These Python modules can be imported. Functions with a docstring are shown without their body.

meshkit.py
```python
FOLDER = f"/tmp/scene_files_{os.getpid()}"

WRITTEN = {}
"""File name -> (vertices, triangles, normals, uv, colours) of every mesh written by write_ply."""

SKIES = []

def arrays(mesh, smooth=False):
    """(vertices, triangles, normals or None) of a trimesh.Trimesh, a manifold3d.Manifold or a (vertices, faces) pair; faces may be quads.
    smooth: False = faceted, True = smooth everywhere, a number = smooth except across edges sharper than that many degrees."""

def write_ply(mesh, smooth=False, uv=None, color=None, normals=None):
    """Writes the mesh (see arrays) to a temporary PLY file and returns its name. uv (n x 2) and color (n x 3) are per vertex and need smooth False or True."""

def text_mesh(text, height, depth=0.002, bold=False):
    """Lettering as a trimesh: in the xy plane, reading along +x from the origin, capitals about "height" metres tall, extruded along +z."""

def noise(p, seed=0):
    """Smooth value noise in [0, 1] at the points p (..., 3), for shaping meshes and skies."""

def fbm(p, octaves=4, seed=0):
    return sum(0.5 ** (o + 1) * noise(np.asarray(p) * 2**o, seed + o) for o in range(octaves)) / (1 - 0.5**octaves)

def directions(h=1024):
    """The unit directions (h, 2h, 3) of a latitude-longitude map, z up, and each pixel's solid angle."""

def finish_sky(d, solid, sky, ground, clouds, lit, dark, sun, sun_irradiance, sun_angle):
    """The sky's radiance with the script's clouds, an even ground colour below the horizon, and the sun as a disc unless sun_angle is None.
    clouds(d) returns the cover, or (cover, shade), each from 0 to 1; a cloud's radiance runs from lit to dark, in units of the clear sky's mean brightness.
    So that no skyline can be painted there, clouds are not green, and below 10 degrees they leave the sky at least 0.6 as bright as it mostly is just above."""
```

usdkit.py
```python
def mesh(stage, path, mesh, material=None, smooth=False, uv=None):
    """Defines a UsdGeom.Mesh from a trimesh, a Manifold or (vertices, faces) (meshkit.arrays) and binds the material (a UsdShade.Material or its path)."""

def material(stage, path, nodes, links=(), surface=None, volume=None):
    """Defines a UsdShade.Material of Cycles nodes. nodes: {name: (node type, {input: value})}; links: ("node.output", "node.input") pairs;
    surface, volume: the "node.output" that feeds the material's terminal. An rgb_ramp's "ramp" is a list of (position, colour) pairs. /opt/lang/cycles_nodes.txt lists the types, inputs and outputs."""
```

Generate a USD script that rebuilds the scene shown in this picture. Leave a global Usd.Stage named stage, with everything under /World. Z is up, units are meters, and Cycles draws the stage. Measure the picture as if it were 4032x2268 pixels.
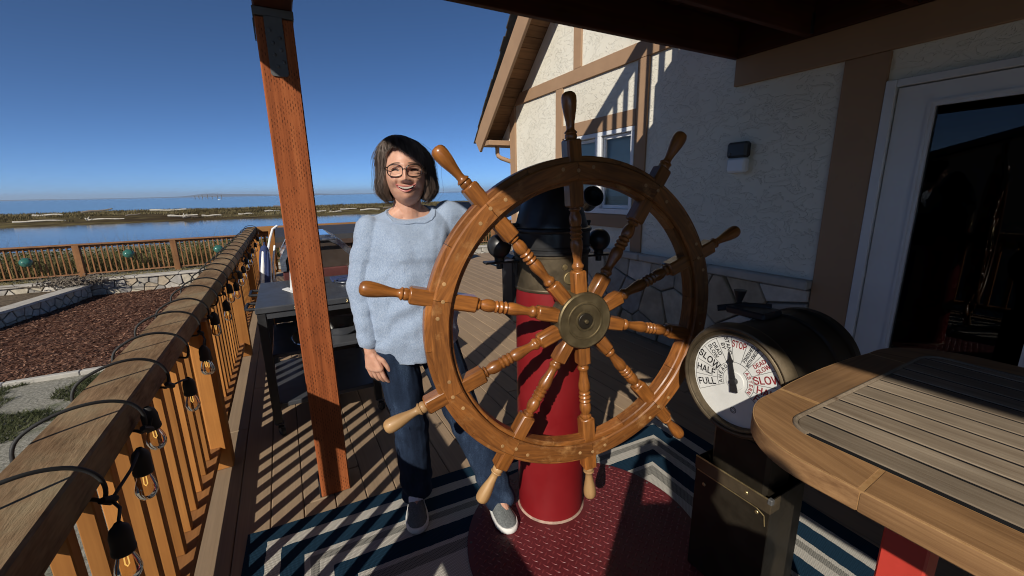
import math, random
import numpy as np, trimesh, usdkit, meshkit
import manifold3d as m3
from shapely.geometry import Polygon, Point, box as sbox, LineString
from shapely import affinity
from scipy.spatial import Voronoi
from pxr import Usd, UsdGeom, UsdLux, UsdShade, Gf, Sdf, Vt

stage = Usd.Stage.CreateInMemory()
UsdGeom.SetStageUpAxis(stage, 'Z'); UsdGeom.SetStageMetersPerUnit(stage, 1.0)
UsdGeom.Xform.Define(stage, '/World'); UsdGeom.Scope.Define(stage, '/World/Looks')
rng = np.random.default_rng(7); random.seed(7)

# ------------------------------------------------------------ camera, sky, sun
YAW, PITCH, ROLL, FPX, CAMH = 0.496556, -0.229287, -0.0191586, 1635.74, 1.5
_f = np.array([math.sin(YAW)*math.cos(PITCH), math.cos(YAW)*math.cos(PITCH), math.sin(PITCH)])
_r = np.array([math.cos(YAW), -math.sin(YAW), 0]); _u = np.cross(_r, _f)
_r, _u = _r*math.cos(ROLL)+_u*math.sin(ROLL), -_r*math.sin(ROLL)+_u*math.cos(ROLL)
EXPOSURE = 0.0
cam = UsdGeom.Camera.Define(stage, '/World/camera')
cam.CreateFocalLengthAttr(FPX/4032*36); cam.CreateHorizontalApertureAttr(36.0); cam.CreateVerticalApertureAttr(36.0*9/16)
cam.CreateClippingRangeAttr(Gf.Vec2f(0.05, 100000)); cam.CreateExposureAttr(EXPOSURE)
_m = Gf.Matrix4d(*_r, 0, *_u, 0, *(-_f), 0, 0, 0, CAMH, 1)
cam.AddTransformOp().Set(_m)
SUN_EL, SUN_AZ = math.radians(31.5), math.radians(180+48)      # azimuth of the direction TOWARDS the sun, atan2(x, y)
SUN_DIR = np.array([math.sin(SUN_AZ)*math.cos(SUN_EL), math.cos(SUN_AZ)*math.cos(SUN_EL), math.sin(SUN_EL)])
SUN_I, SKY_S = 1.25, 0.105
sky_mat = usdkit.material(stage, '/World/Looks/sky', {
    'sky': ('sky_texture', {'sky_type': 'single_scattering', 'sun_disc': False, 'sun_elevation': SUN_EL, 'sun_rotation': SUN_AZ, 'altitude': 0.0, 'air_density': 0.30, 'aerosol_density': 0.15, 'ozone_density': 5.0}),
    'tint': ('mix', {'mix_type': 'multiply', 'fac': 1.0, 'color2': (.88, 1.10, 1.16)}), 'bg': ('background_shader', {'strength': SKY_S})}, [('sky.color', 'tint.color1'), ('tint.color', 'bg.color')], surface='bg.background')
dome = UsdLux.DomeLight.Define(stage, '/World/sky'); dome.CreateIntensityAttr(1.0)
UsdShade.MaterialBindingAPI.Apply(dome.GetPrim()).Bind(sky_mat)
dome.GetPrim().SetCustomDataByKey('kind', 'structure')
sun = UsdLux.DistantLight.Define(stage, '/World/sun'); sun.CreateIntensityAttr(SUN_I); sun.CreateAngleAttr(0.53); sun.CreateNormalizeAttr(True)
sun.CreateColorAttr(Gf.Vec3f(1.0, 0.93, 0.82))
_z = SUN_DIR; _x = np.cross([0, 0, 1], _z); _x /= np.linalg.norm(_x); _y = np.cross(_z, _x)
sun.AddTransformOp().Set(Gf.Matrix4d(*_x, 0, *_y, 0, *_z, 0, 0, 0, 50, 1))

# ------------------------------------------------------------ helpers
def nrm(v): v = np.asarray(v, float); return v/np.linalg.norm(v)
def frame(z, x=None):
    """4x4-less rotation: columns x, y, z with z along the given direction."""
    z = nrm(z); x = np.array([1.0, 0, 0]) if x is None else np.asarray(x, float)
    if abs(nrm(x) @ z) > 0.95: x = np.array([0, 1.0, 0])
    x = nrm(x - (x @ z)*z); return np.stack([x, np.cross(z, x), z], 1)
def TR(R=None, t=(0, 0, 0)):
    M = np.eye(4); M[:3, :3] = np.eye(3) if R is None else R; M[:3, 3] = t; return M
_CH = None
def _chamfer_template():
    global _CH
    if _CH is None:
        pts = np.array([[sx*(1-(k == 0)*.1), sy*(1-(k == 1)*.1), sz*(1-(k == 2)*.1)] for sx in (-1, 1) for sy in (-1, 1) for sz in (-1, 1) for k in range(3)])
        pts = np.array([[sx*(1 if k == 0 else .9), sy*(1 if k == 1 else .9), sz*(1 if k == 2 else .9)] for sx in (-1, 1) for sy in (-1, 1) for sz in (-1, 1) for k in range(3)])
        h = trimesh.convex.convex_hull(pts)
        tri = np.array(h.faces); idx = np.array([np.argmin(((pts-v)**2).sum(1)) for v in h.vertices])
        ax = np.array([[sx, sy, sz, k] for sx in (-1, 1) for sy in (-1, 1) for sz in (-1, 1) for k in range(3)])
        _CH = (ax, idx[tri])
    return _CH
class B:
    def __init__(s): s.v, s.f, s.n = [], [], 0
    def add(s, v, f, M=None):
        v = np.asarray(v, float); f = np.asarray(f, int)
        if f.shape[1] == 4: f = np.vstack([f[:, [0, 1, 2]], f[:, [0, 2, 3]]])
        if M is not None:
            v = v @ M[:3, :3].T + M[:3, 3]
            if np.linalg.det(M[:3, :3]) < 0: f = f[:, ::-1]
        s.v.append(v); s.f.append(f+s.n); s.n += len(v); return s
    def tm(s, m, M=None):
        if hasattr(m, 'to_mesh'):
            k = m.to_mesh(); return s.add(np.array(k.vert_properties[:, :3]), np.array(k.tri_verts), M)
        return s.add(m.vertices, m.faces, M)
    def box(s, lo, hi, bev=0.003, M=None):
        lo, hi = np.minimum(lo, hi), np.maximum(lo, hi); c, h = (np.array(lo)+hi)/2, (np.array(hi)-lo)/2
        bev = min(bev, h.min()*.45)
        ax, f = _chamfer_template()
        v = ax[:, :3]*(h-bev); v[np.arange(24), ax[:, 3]] = (ax[:, :3]*h)[np.arange(24), ax[:, 3]]
        return s.add(v+c, f, M)
    def tube(s, pts, r, sides=8, caps=True, M=None):
        p = np.asarray(pts, float); n = len(p); r = np.broadcast_to(r, (n,))
        t = np.gradient(p, axis=0); t /= np.linalg.norm(t, axis=1, keepdims=True)+1e-12
        a = np.zeros_like(p); a0 = np.array([0, 0, 1.0]) if abs(t[0][2]) < .9 else np.array([1.0, 0, 0])
        for i in range(n):
            a0 = a0-(a0 @ t[i])*t[i]; a0 /= np.linalg.norm(a0)+1e-12; a[i] = a0
        b = np.cross(t, a); th = np.arange(sides)*2*np.pi/sides
        v = p[:, None]+r[:, None, None]*(np.cos(th)[None, :, None]*a[:, None]+np.sin(th)[None, :, None]*b[:, None])
        v = v.reshape(-1, 3); i, j = np.meshgrid(np.arange(n-1), np.arange(sides), indexing='ij')
        q = np.stack([i*sides+j, i*sides+(j+1) % sides, (i+1)*sides+(j+1) % sides, (i+1)*sides+j], -1).reshape(-1, 4)
        f = np.vstack([q[:, [0, 1, 2]], q[:, [0, 2, 3]]])
        if caps:
            k = len(v); v = np.vstack([v, p[0], p[-1]]); jj = np.arange(sides); l = (n-1)*sides
            f = np.vstack([f, np.stack([np.full(sides, k), (jj+1) % sides, jj], 1), np.stack([np.full(sides, k+1), l+jj, l+(jj+1) % sides], 1)])
        return s.add(v, f, M)
    def lathe(s, prof, n=24, M=None):
        """profile of (r, z); a radius of 0 closes an end."""
        p = np.asarray(prof, float); th = np.arange(n)*2*np.pi/n; m = len(p)
        v = np.stack([p[:, 0:1]*np.cos(th), p[:, 0:1]*np.sin(th), np.repeat(p[:, 1:2], n, 1)], -1).reshape(-1, 3)
        i, j = np.meshgrid(np.arange(m-1), np.arange(n), indexing='ij')
        q = np.stack([i*n+j, i*n+(j+1) % n, (i+1)*n+(j+1) % n, (i+1)*n+j], -1).reshape(-1, 4)
        f = np.vstack([q[:, [0, 1, 2]], q[:, [0, 2, 3]]])
        a = v[f]; ar = np.linalg.norm(np.cross(a[:, 1]-a[:, 0], a[:, 2]-a[:, 0]), axis=1)
        return s.add(v, f[ar > 1e-12], M)
    def prism(s, poly, z0, z1, M=None):
        for g in getattr(poly, 'geoms', [poly]):
            if g.area < 1e-8: continue
            m = trimesh.creation.extrude_polygon(g, z1-z0, engine='earcut'); m.apply_translation([0, 0, z0]); s.tm(m, M)
        return s
    def slab(s, poly, z0, z1, bev=0.006, M=None, tilt=0.0):
        """a convex outline as a slab with a chamfered top edge."""
        c = np.array(poly.exterior.coords)[:-1]
        if Polygon(c).exterior.is_ccw is False: c = c[::-1]
        ctr = c.mean(0); d = c-ctr; L = np.linalg.norm(d, axis=1, keepdims=True); inn = c-d/np.maximum(L, 1e-9)*np.minimum(bev, L*.4)
        n = len(c); tx_, ty_ = (np.random.default_rng(int(abs(ctr.sum())*1e4) % 99991).uniform(-1, 1, 2)*tilt); tz = lambda q: (q-ctr) @ [tx_, ty_]
        v = np.vstack([np.c_[c, np.full(n, z0)], np.c_[c, z1-bev+tz(c)], np.c_[inn, z1+tz(inn)], [[*ctr, z1]]])
        f = []
        for i in range(n):
            j = (i+1) % n
            f += [[i, j, n+j], [i, n+j, n+i], [n+i, n+j, 2*n+j], [n+i, 2*n+j, 2*n+i], [2*n+i, 2*n+j, 3*n]]
        return s.add(v, f, M)
    def sphere(s, c, r, sub=3, M=None):
        m = trimesh.creation.icosphere(sub); return s.add(m.vertices*np.asarray(r)+np.asarray(c), m.faces, M)
    def arr(s): return np.vstack(s.v), np.vstack(s.f)

_names = {}
def uniq(parent, name):
    k = (str(parent), name); c = _names.get(k, 0); _names[k] = c+1
    return f'{parent}/{name}' if c == 0 else f'{parent}/{name}_{c:03d}'
class T:
    """a thing: an Xform at its base whose children are its parts."""
    def __init__(s, name, label=None, cat=None, loc=(0, 0, 0), group=None, kind=None):
        s.path = uniq('/World', name); s.o = np.asarray(loc, float)
        x = UsdGeom.Xform.Define(stage, s.path); x.AddTranslateOp().Set(Gf.Vec3d(*map(float, loc))); s.prim = x.GetPrim()
        tagp(s.prim, label, cat, group, kind)
def tagp(p, label=None, cat=None, group=None, kind=None):
    for k, v in (('label', label), ('category', cat), ('group', group), ('kind', kind)):
        if v: p.SetCustomDataByKey(k, v)
class P:
    def __init__(s, path, o): s.path, s.o = path, o
def put(name, b, mat, parent=None, smooth=35, label=None, cat=None, group=None, kind=None, M=None):
    """one Mesh. World-space vertices; M (4x4) instead gives a mesh in its own frame placed by M (grain follows the frame)."""
    base, o = (parent.path, parent.o) if parent is not None else ('/World', np.zeros(3))
    path = uniq(base, name)
    v, f = b.arr() if isinstance(b, B) else (np.asarray(b[0], float), np.asarray(b[1], int))
    if M is None: v = v-o
    m = usdkit.mesh(stage, path, (v, f), mat, smooth=smooth)
    if M is not None:
        K = M.copy(); K[:3, 3] -= o
        UsdGeom.Xformable(m).AddTransformOp().Set(Gf.Matrix4d(*[float(x) for x in K.T.ravel()]))
        o = None
    tagp(m.GetPrim(), label, cat, group, kind)
    return P(path, o if o is not None else np.zeros(3))
def clone(thing, name, loc, rotz=0, label=None, cat=None, group=None):
    path = uniq('/World', name); x = UsdGeom.Xform.Define(stage, path)
    x.GetPrim().GetReferences().AddInternalReference(thing.path); x.GetPrim().SetInstanceable(True)
    x.ClearXformOpOrder(); x.AddTranslateOp().Set(Gf.Vec3d(*map(float, loc))); 
    if rotz: x.AddRotateZOp().Set(rotz)
    tagp(x.GetPrim(), label, cat, group); return x
def curves(name, lines, w, mat, parent, kind=None, label=None, cat=None):
    path = uniq(parent.path if parent is not None else '/World', name); o = parent.o if parent is not None else np.zeros(3)
    c = UsdGeom.BasisCurves.Define(stage, path); c.CreateTypeAttr('linear')
    c.CreateCurveVertexCountsAttr(Vt.IntArray([len(l) for l in lines]))
    pts = np.vstack(lines)-o; c.CreatePointsAttr(Vt.Vec3fArray.FromNumpy(pts.astype(np.float32)))
    wa = np.concatenate([np.full(len(l), w) if np.ndim(w) == 0 else np.interp(np.linspace(0, 1, len(l)), np.linspace(0, 1, len(w)), w) for l in lines])
    c.CreateWidthsAttr(Vt.FloatArray.FromNumpy(wa.astype(np.float32))); c.SetWidthsInterpolation('vertex')
    UsdShade.MaterialBindingAPI.Apply(c.GetPrim()).Bind(mat); tagp(c.GetPrim(), label, cat, None, kind)
def arc(c, r, a0, a1, n): a = np.linspace(a0, a1, n); return np.c_[c[0]+r*np.cos(a), c[1]+r*np.sin(a)]
def voronoi_cells(poly, pts, gap):
    """convex cells of the points inside the outline, each shrunk by half the gap and its corners softened."""
    x0, y0, x1, y1 = poly.bounds; far = 5*max(x1-x0, y1-y0)
    P_ = np.vstack([pts, [[x0-far, y0-far], [x1+far, y0-far], [x0-far, y1+far], [x1+far, y1+far]]]); V = Voronoi(P_); out = []
    for i in range(len(pts)):
        reg = V.regions[V.point_region[i]]
        if -1 in reg or len(reg) < 3: continue
        c = Polygon(V.vertices[reg]).intersection(poly).buffer(-gap/2)
        for g in getattr(c, 'geoms', [c]):
            if g.area > gap*gap*3:
                g = g.buffer(-gap*.45).buffer(gap*.45, quad_segs=2).simplify(gap*.08)
                if g.geom_type == 'Polygon' and g.area > 0: out.append(g.convex_hull)
    return out
def scatter(w, h, n, r, seed=0):
    g = np.random.default_rng(seed); pts = []; t = 0
    while len(pts) < n and t < n*60:
        q = g.random(2)*[w, h]; t += 1
        if all((q[0]-a[0])**2+(q[1]-a[1])**2 > r*r for a in pts): pts.append(q)
    return np.array(pts)
# ------------------------------------------------------------ materials
def material(name, nodes, links, surface='p.BSDF', volume=None):
    return usdkit.material(stage, '/World/Looks/'+name, nodes, links, surface=surface, volume=volume)
def plain(name, col, rough=.5, metal=0, noise=0.15, scale=20, bump=0, bscale=None, spec=.5, coat=0, extra=None, rvar=0.1):
    d = {'tc': ('texture_coordinate', {}), 'n': ('noise_texture', {'scale': scale, 'detail': 5.0, 'roughness': .6}),
         'r': ('rgb_ramp', {'ramp': [(.25, tuple(c*(1-noise) for c in col)), (.75, tuple(min(1, c*(1+noise)) for c in col))]}),
         'rm': ('map_range', {'from_min': .3, 'from_max': .7, 'to_min': max(0.02, rough-rvar), 'to_max': min(1, rough+rvar)}),
         'p': ('principled_bsdf', {'metallic': metal, 'roughness': rough, 'specular_ior_level': spec, 'coat_weight': coat, **(extra or {})})}
    l = [('tc.object', 'n.vector'), ('n.fac', 'r.fac'), ('r.color', 'p.base_color'), ('n.fac', 'rm.value'), ('rm.result', 'p.roughness')]
    if bump:
        d['bn'] = ('noise_texture', {'scale': bscale or scale*4, 'detail': 6.0, 'roughness': .65}); d['b'] = ('bump', {'strength': 1.0, 'distance': bump})
        l += [('tc.object', 'bn.vector'), ('bn.fac', 'b.height'), ('b.normal', 'p.normal')]
    return material(name, d, l)
def wood(name, light, dark, axis=1, fine=60, coarse=9, stretch=.045, rough=.6, bump=.0006, coat=0, knots=.0, blot=.25, spec=.4, vary=.25, check=0, patch=None):
    sc = [1.0, 1.0, 1.0]; sc[axis] = stretch
    d = {'tc': ('texture_coordinate', {}), 'oi': ('object_info', {}),
         'mp': ('mapping', {'mapping_type': 'point', 'scale': tuple(sc)}),
         'w': ('math', {'math_type': 'multiply', 'value2': 37.0}),
         'nf': ('noise_texture', {'dimensions': '4D', 'scale': fine, 'detail': 8.0, 'roughness': .65, 'distortion': .3}),
         'nc': ('noise_texture', {'dimensions': '4D', 'scale': coarse, 'detail': 4.0, 'roughness': .55, 'distortion': 1.2}),
         'nb': ('noise_texture', {'dimensions': '4D', 'scale': 4.0, 'detail': 4.0}),
         'mx': ('mix_float', {'fac': .45}), 'rp': ('rgb_ramp', {'ramp': [(.3, dark), (.5, tuple((a*.55+b*.45) for a, b in zip(light, dark))), (.68, light)]}),
         'bl': ('map_range', {'from_min': .3, 'from_max': .75, 'to_min': 1-blot, 'to_max': 1+blot*.6}),
         'vr': ('map_range', {'from_min': 0., 'from_max': 1., 'to_min': 1-vary, 'to_max': 1+vary*.5}),
         'vm': ('math', {'math_type': 'multiply'}), 'cm': ('vector_math', {'math_type': 'scale'}),
         'bp': ('bump', {'strength': 1.0, 'distance': bump}),
         'p': ('principled_bsdf', {'roughness': rough, 'specular_ior_level': spec, 'coat_weight': coat, 'coat_roughness': .12})}
    l = [('tc.object', 'mp.vector'), ('oi.random', 'w.value1')]
    for k in ('nf', 'nc'): l += [('mp.vector', k+'.vector'), ('w.value', k+'.w')]
    l += [('tc.object', 'nb.vector'), ('w.value', 'nb.w'), ('nf.fac', 'mx.a'), ('nc.fac', 'mx.b'), ('mx.result', 'rp.fac'), ('nb.fac', 'bl.value'), ('oi.random', 'vr.value'),
          ('bl.result', 'vm.value1'), ('vr.result', 'vm.value2'), ('rp.color', 'cm.vector1'), ('vm.value', 'cm.scale')]
    last = 'cm.vector'
    if patch:       # a second colour in soft worn patches
        d['pr'] = ('rgb_ramp', {'ramp': [(patch[1], (0, 0, 0)), (patch[2], (1, 1, 1))]}); d['pm'] = ('mix', {'color2': patch[0]})
        d['pn'] = ('noise_texture', {'dimensions': '4D', 'scale': patch[3], 'detail': 7.0, 'roughness': .7})
        l += [('tc.object' if len(patch) < 5 else 'mp.vector', 'pn.vector'), ('w.value', 'pn.w'), ('pn.fac', 'pr.fac'), ('pr.color', 'pm.fac'), (last, 'pm.color1')]; last = 'pm.color'
    l += [(last, 'p.base_color'), ('mx.result', 'bp.height'), ('bp.normal', 'p.normal')]
    return material(name, d, l)

M = {}
M['cap_wood'] = wood('cap_wood', (.34, .215, .12), (.10, .058, .03), 1, fine=150, coarse=45, stretch=.16, rough=.9, bump=.004, blot=.35, spec=.1, vary=.05, patch=((.25, .20, .12), .45, .7, 4.0))
M['cedar_z'] = wood('cedar_z', (.50, .215, .055), (.30, .115, .028), 2, fine=70, coarse=10, stretch=.04, rough=.7, bump=.0008, blot=.15, spec=.2, vary=.35)
M['cedar_y'] = wood('cedar_y', (.40, .18, .06), (.20, .085, .03), 1, fine=70, coarse=12, stretch=.04, rough=.75, bump=.001, blot=.2, spec=.2, vary=.2)
M['cedar_x'] = wood('cedar_x', (.44, .22, .08), (.24, .11, .04), 0, fine=70, coarse=12, stretch=.04, rough=.75, bump=.001, blot=.2, spec=.2, vary=.2)
M['fence_z'] = wood('fence_z', (.34, .17, .075), (.22, .10, .045), 2, fine=40, coarse=8, rough=.8, bump=.0006, spec=.15, vary=.25)
M['fence_x'] = wood('fence_x', (.36, .19, .10), (.24, .12, .06), 0, fine=40, coarse=8, rough=.8, bump=.0006, spec=.15, vary=.2)
for ax, k in ((0, 'x'), (1, 'y')):
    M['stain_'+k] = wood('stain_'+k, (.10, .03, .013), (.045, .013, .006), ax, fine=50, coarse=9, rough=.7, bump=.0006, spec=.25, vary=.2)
# the roof post: red-brown stain over rows of short incisions
def post_mat():
    d = {'tc': ('texture_coordinate', {}), 'mp': ('mapping', {'mapping_type': 'point', 'scale': (1, 1, .045)}),
         'nf': ('noise_texture', {'scale': 60.0, 'detail': 8.0, 'roughness': .6, 'distortion': .5}), 'nc': ('noise_texture', {'scale': 11.0, 'detail': 4.0, 'distortion': 1.5}),
         'mx': ('mix_float', {'fac': .5}), 'rp': ('rgb_ramp', {'ramp': [(.3, (.15, .040, .013)), (.5, (.30, .082, .025)), (.72, (.44, .14, .046))]}),
         'sp': ('separate_xyz', {}), 'xa': ('math', {'math_type': 'add'}), 'xs': ('math', {'math_type': 'multiply', 'value2': 105.0}), 'col': ('math', {'math_type': 'floor'}), 'xf': ('math', {'math_type': 'fraction'}),
         'zs': ('math', {'math_type': 'multiply', 'value2': 46.0}), 'jit': ('math', {'math_type': 'multiply', 'value2': .5}), 'za': ('math', {'math_type': 'add'}), 'zf': ('math', {'math_type': 'fraction'}),
         'c1': ('math', {'math_type': 'less_than', 'value2': .22}), 'c2': ('math', {'math_type': 'less_than', 'value2': .55}), 'cc': ('math', {'math_type': 'multiply'}),
         'pn': ('noise_texture', {'scale': 16.0, 'detail': 5.0, 'roughness': .7}), 'pt': ('map_range', {'from_min': .44, 'from_max': .58, 'to_min': .0, 'to_max': 1.0, 'clamp': True}), 'ck': ('math', {'math_type': 'multiply'}),
         'cm': ('mix', {'color2': (.035, .010, .004)}), 'hh': ('math', {'math_type': 'subtract'}), 'hm': ('math', {'math_type': 'multiply', 'value2': .35}),
         'bp': ('bump', {'strength': 1.0, 'distance': .0015}), 'p': ('principled_bsdf', {'roughness': .75, 'specular_ior_level': .2})}
    l = [('tc.object', 'mp.vector'), ('mp.vector', 'nf.vector'), ('mp.vector', 'nc.vector'), ('nf.fac', 'mx.a'), ('nc.fac', 'mx.b'), ('mx.result', 'rp.fac'),
         ('tc.object', 'sp.vector'), ('sp.x', 'xa.value1'), ('sp.y', 'xa.value2'), ('xa.value', 'xs.value1'), ('xs.value', 'col.value1'), ('xs.value', 'xf.value1'),
         ('sp.z', 'zs.value1'), ('col.value', 'jit.value1'), ('zs.value', 'za.value1'), ('jit.value', 'za.value2'), ('za.value', 'zf.value1'), ('xf.value', 'c1.value1'), ('zf.value', 'c2.value1'),
         ('c1.value', 'cc.value1'), ('c2.value', 'cc.value2'), ('tc.object', 'pn.vector'), ('pn.fac', 'pt.value'), ('cc.value', 'ck.value1'), ('pt.result', 'ck.value2'),
         ('ck.value', 'cm.fac'), ('rp.color', 'cm.color1'), ('cm.color', 'p.base_color'), ('mx.result', 'hm.value1'), ('hm.value', 'hh.value1'), ('ck.value', 'hh.value2'), ('hh.value', 'bp.height'), ('bp.normal', 'p.normal')]
    return material('post_wood', d, l)
M['post'] = post_mat()
M['composite'] = wood('composite', (.33, .235, .15), (.235, .165, .105), 1, fine=150, coarse=30, stretch=.02, rough=.7, bump=.0007, blot=.08, spec=.25, vary=.12)
M['teak_frame_y'] = wood('teak_frame_y', (.40, .225, .10), (.14, .065, .026), 1, fine=150, coarse=22, stretch=.04, rough=.6, bump=.0009, blot=.4, spec=.3, vary=.15)
M['teak_frame_x'] = wood('teak_frame_x', (.33, .19, .09), (.14, .07, .03), 0, fine=150, coarse=22, stretch=.04, rough=.6, bump=.0009, blot=.4, spec=.3, vary=.15)
M['teak_grey'] = wood('teak_grey', (.36, .29, .21), (.15, .105, .068), 1, fine=150, coarse=28, stretch=.035, rough=.75, bump=.0009, blot=.4, spec=.2, vary=.2, patch=((.06, .026, .011), .58, .70, 7.0, 1))
M['varnish'] = wood('varnish', (.44, .160, .033), (.075, .022, .006), 2, fine=110, coarse=30, stretch=.10, rough=.34, bump=.0006, coat=.25, blot=.35, spec=.5, vary=.18)
M['varnish_rim'] = wood('varnish_rim', (.41, .150, .033), (.07, .021, .006), 0, fine=130, coarse=36, stretch=.10, rough=.45, bump=.001, coat=.12, blot=.4, spec=.45, vary=.25, patch=((.40, .20, .07), .55, .74, 13.0))
M['worn_handle'] = wood('worn_handle', (.50, .31, .14), (.30, .15, .055), 2, fine=80, coarse=14, stretch=.06, rough=.5, bump=.0003, coat=.1, blot=.3, spec=.4, vary=.1)
M['wood_soffit'] = wood('wood_soffit', (.22, .115, .055), (.09, .045, .02), 0, fine=40, coarse=8, rough=.8, bump=.0005, spec=.15, vary=.4)
# stucco: cream render with lace-trowel ridges
M['stucco'] = material('stucco', {'tc': ('texture_coordinate', {}), 'mp': ('mapping', {'mapping_type': 'point', 'scale': (1, 1, 1.7)}),
    'n1': ('noise_texture', {'scale': 8.0, 'detail': 4.0, 'roughness': .6, 'distortion': 1.2}), 'r1': ('rgb_ramp', {'ramp': [(.515, (0, 0, 0)), (.535, (.8, .8, .8)), (.60, (.55, .55, .55)), (.72, (1, 1, 1))]}),
    'n2': ('noise_texture', {'scale': 70.0, 'detail': 4.0}), 'm2': ('math', {'math_type': 'multiply', 'value2': .16}), 'ad': ('math', {'math_type': 'add'}),
    'n3': ('noise_texture', {'scale': 2.0, 'detail': 4.0}), 'c': ('rgb_ramp', {'ramp': [(.3, (.66, .62, .52)), (.7, (.74, .71, .61))]}),
    'bp': ('bump', {'strength': .8, 'distance': .006}), 'p': ('principled_bsdf', {'roughness': .9, 'specular_ior_level': .15})},
    [('tc.object', 'mp.vector'), ('mp.vector', 'n1.vector'), ('n1.fac', 'r1.fac'), ('tc.object', 'n2.vector'), ('n2.fac', 'm2.value1'), ('r1.color', 'ad.value1'), ('m2.value', 'ad.value2'),
     ('tc.object', 'n3.vector'), ('n3.fac', 'c.fac'), ('c.color', 'p.base_color'), ('ad.value', 'bp.height'), ('bp.normal', 'p.normal')])
M['trim'] = plain('trim', (.34, .215, .13), .75, noise=.07, scale=6, bump=.0006, bscale=90, spec=.2)
M['white_vinyl'] = plain('white_vinyl', (.74, .75, .76), .35, noise=.03, scale=4)
M['door_white'] = plain('door_white', (.62, .62, .62), .4, noise=.04, scale=5)
M['blind'] = plain('blind', (.68, .74, .69), .6, noise=.05, scale=8)
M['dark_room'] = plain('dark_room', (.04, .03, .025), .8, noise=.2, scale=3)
M['shingle'] = plain('shingle', (.05, .045, .042), .9, noise=.4, scale=25, bump=.003, bscale=120)
for i, c in enumerate([(.36, .33, .28), (.46, .41, .32), (.32, .30, .27), (.40, .33, .24), (.52, .48, .42), (.33, .29, .23)]):
    M[f'stone{i}'] = plain(f'stone{i}', c, .85, noise=.32, scale=7, bump=.008, bscale=14, spec=.2)
M['mortar'] = plain('mortar', (.17, .155, .13), .95, noise=.2, scale=12, bump=.004)
M['capstone'] = plain('capstone', (.42, .39, .34), .85, noise=.2, scale=6, bump=.004, bscale=25)
M['concrete'] = plain('concrete', (.42, .40, .36), .9, noise=.15, scale=10, bump=.002)
M['black_metal'] = plain('black_metal', (.022, .022, .024), .45, noise=.2, scale=15, bump=.0006)
M['black_paint'] = plain('black_paint', (.018, .018, .019), .38, noise=.25, scale=9, bump=.0008, bscale=50)
M['black_gloss'] = plain('black_gloss', (.012, .012, .013), .25, noise=.2, scale=9)
M['cart_grey'] = plain('cart_grey', (.05, .053, .06), .42, noise=.12, scale=9, bump=.0003, bscale=200)
M['rubber'] = plain('rubber', (.02, .02, .02), .7, noise=.2)
M['steel'] = plain('steel', (.62, .63, .64), .3, 1.0, noise=.08, scale=20)
M['galv'] = plain('galv', (.12, .12, .118), .65, .5, noise=.25, scale=25, bump=.0005)
M['chrome'] = plain('chrome', (.75, .76, .78), .1, 1.0, noise=.04, scale=8)
M['bronze'] = plain('bronze', (.115, .088, .054), .5, .65, noise=.35, scale=14, bump=.0006, bscale=60)
M['bronze_hub'] = plain('bronze_hub', (.21, .165, .09), .46, .85, noise=.25, scale=22, bump=.0003, bscale=80)
M['bronze_dark'] = plain('bronze_dark', (.030, .024, .016), .5, .5, noise=.45, scale=10, bump=.0008, bscale=50)
M['brass'] = plain('brass', (.42, .33, .17), .4, .85, noise=.3, scale=18)
M['red_paint'] = plain('red_paint', (.19, .0085, .011), .42, noise=.12, scale=5, spec=.5, bump=.0003, bscale=30)
M['red_plate'] = plain('red_plate', (.10, .0115, .0145), .55, noise=.22, scale=7, bump=.0003, bscale=70)
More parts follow.
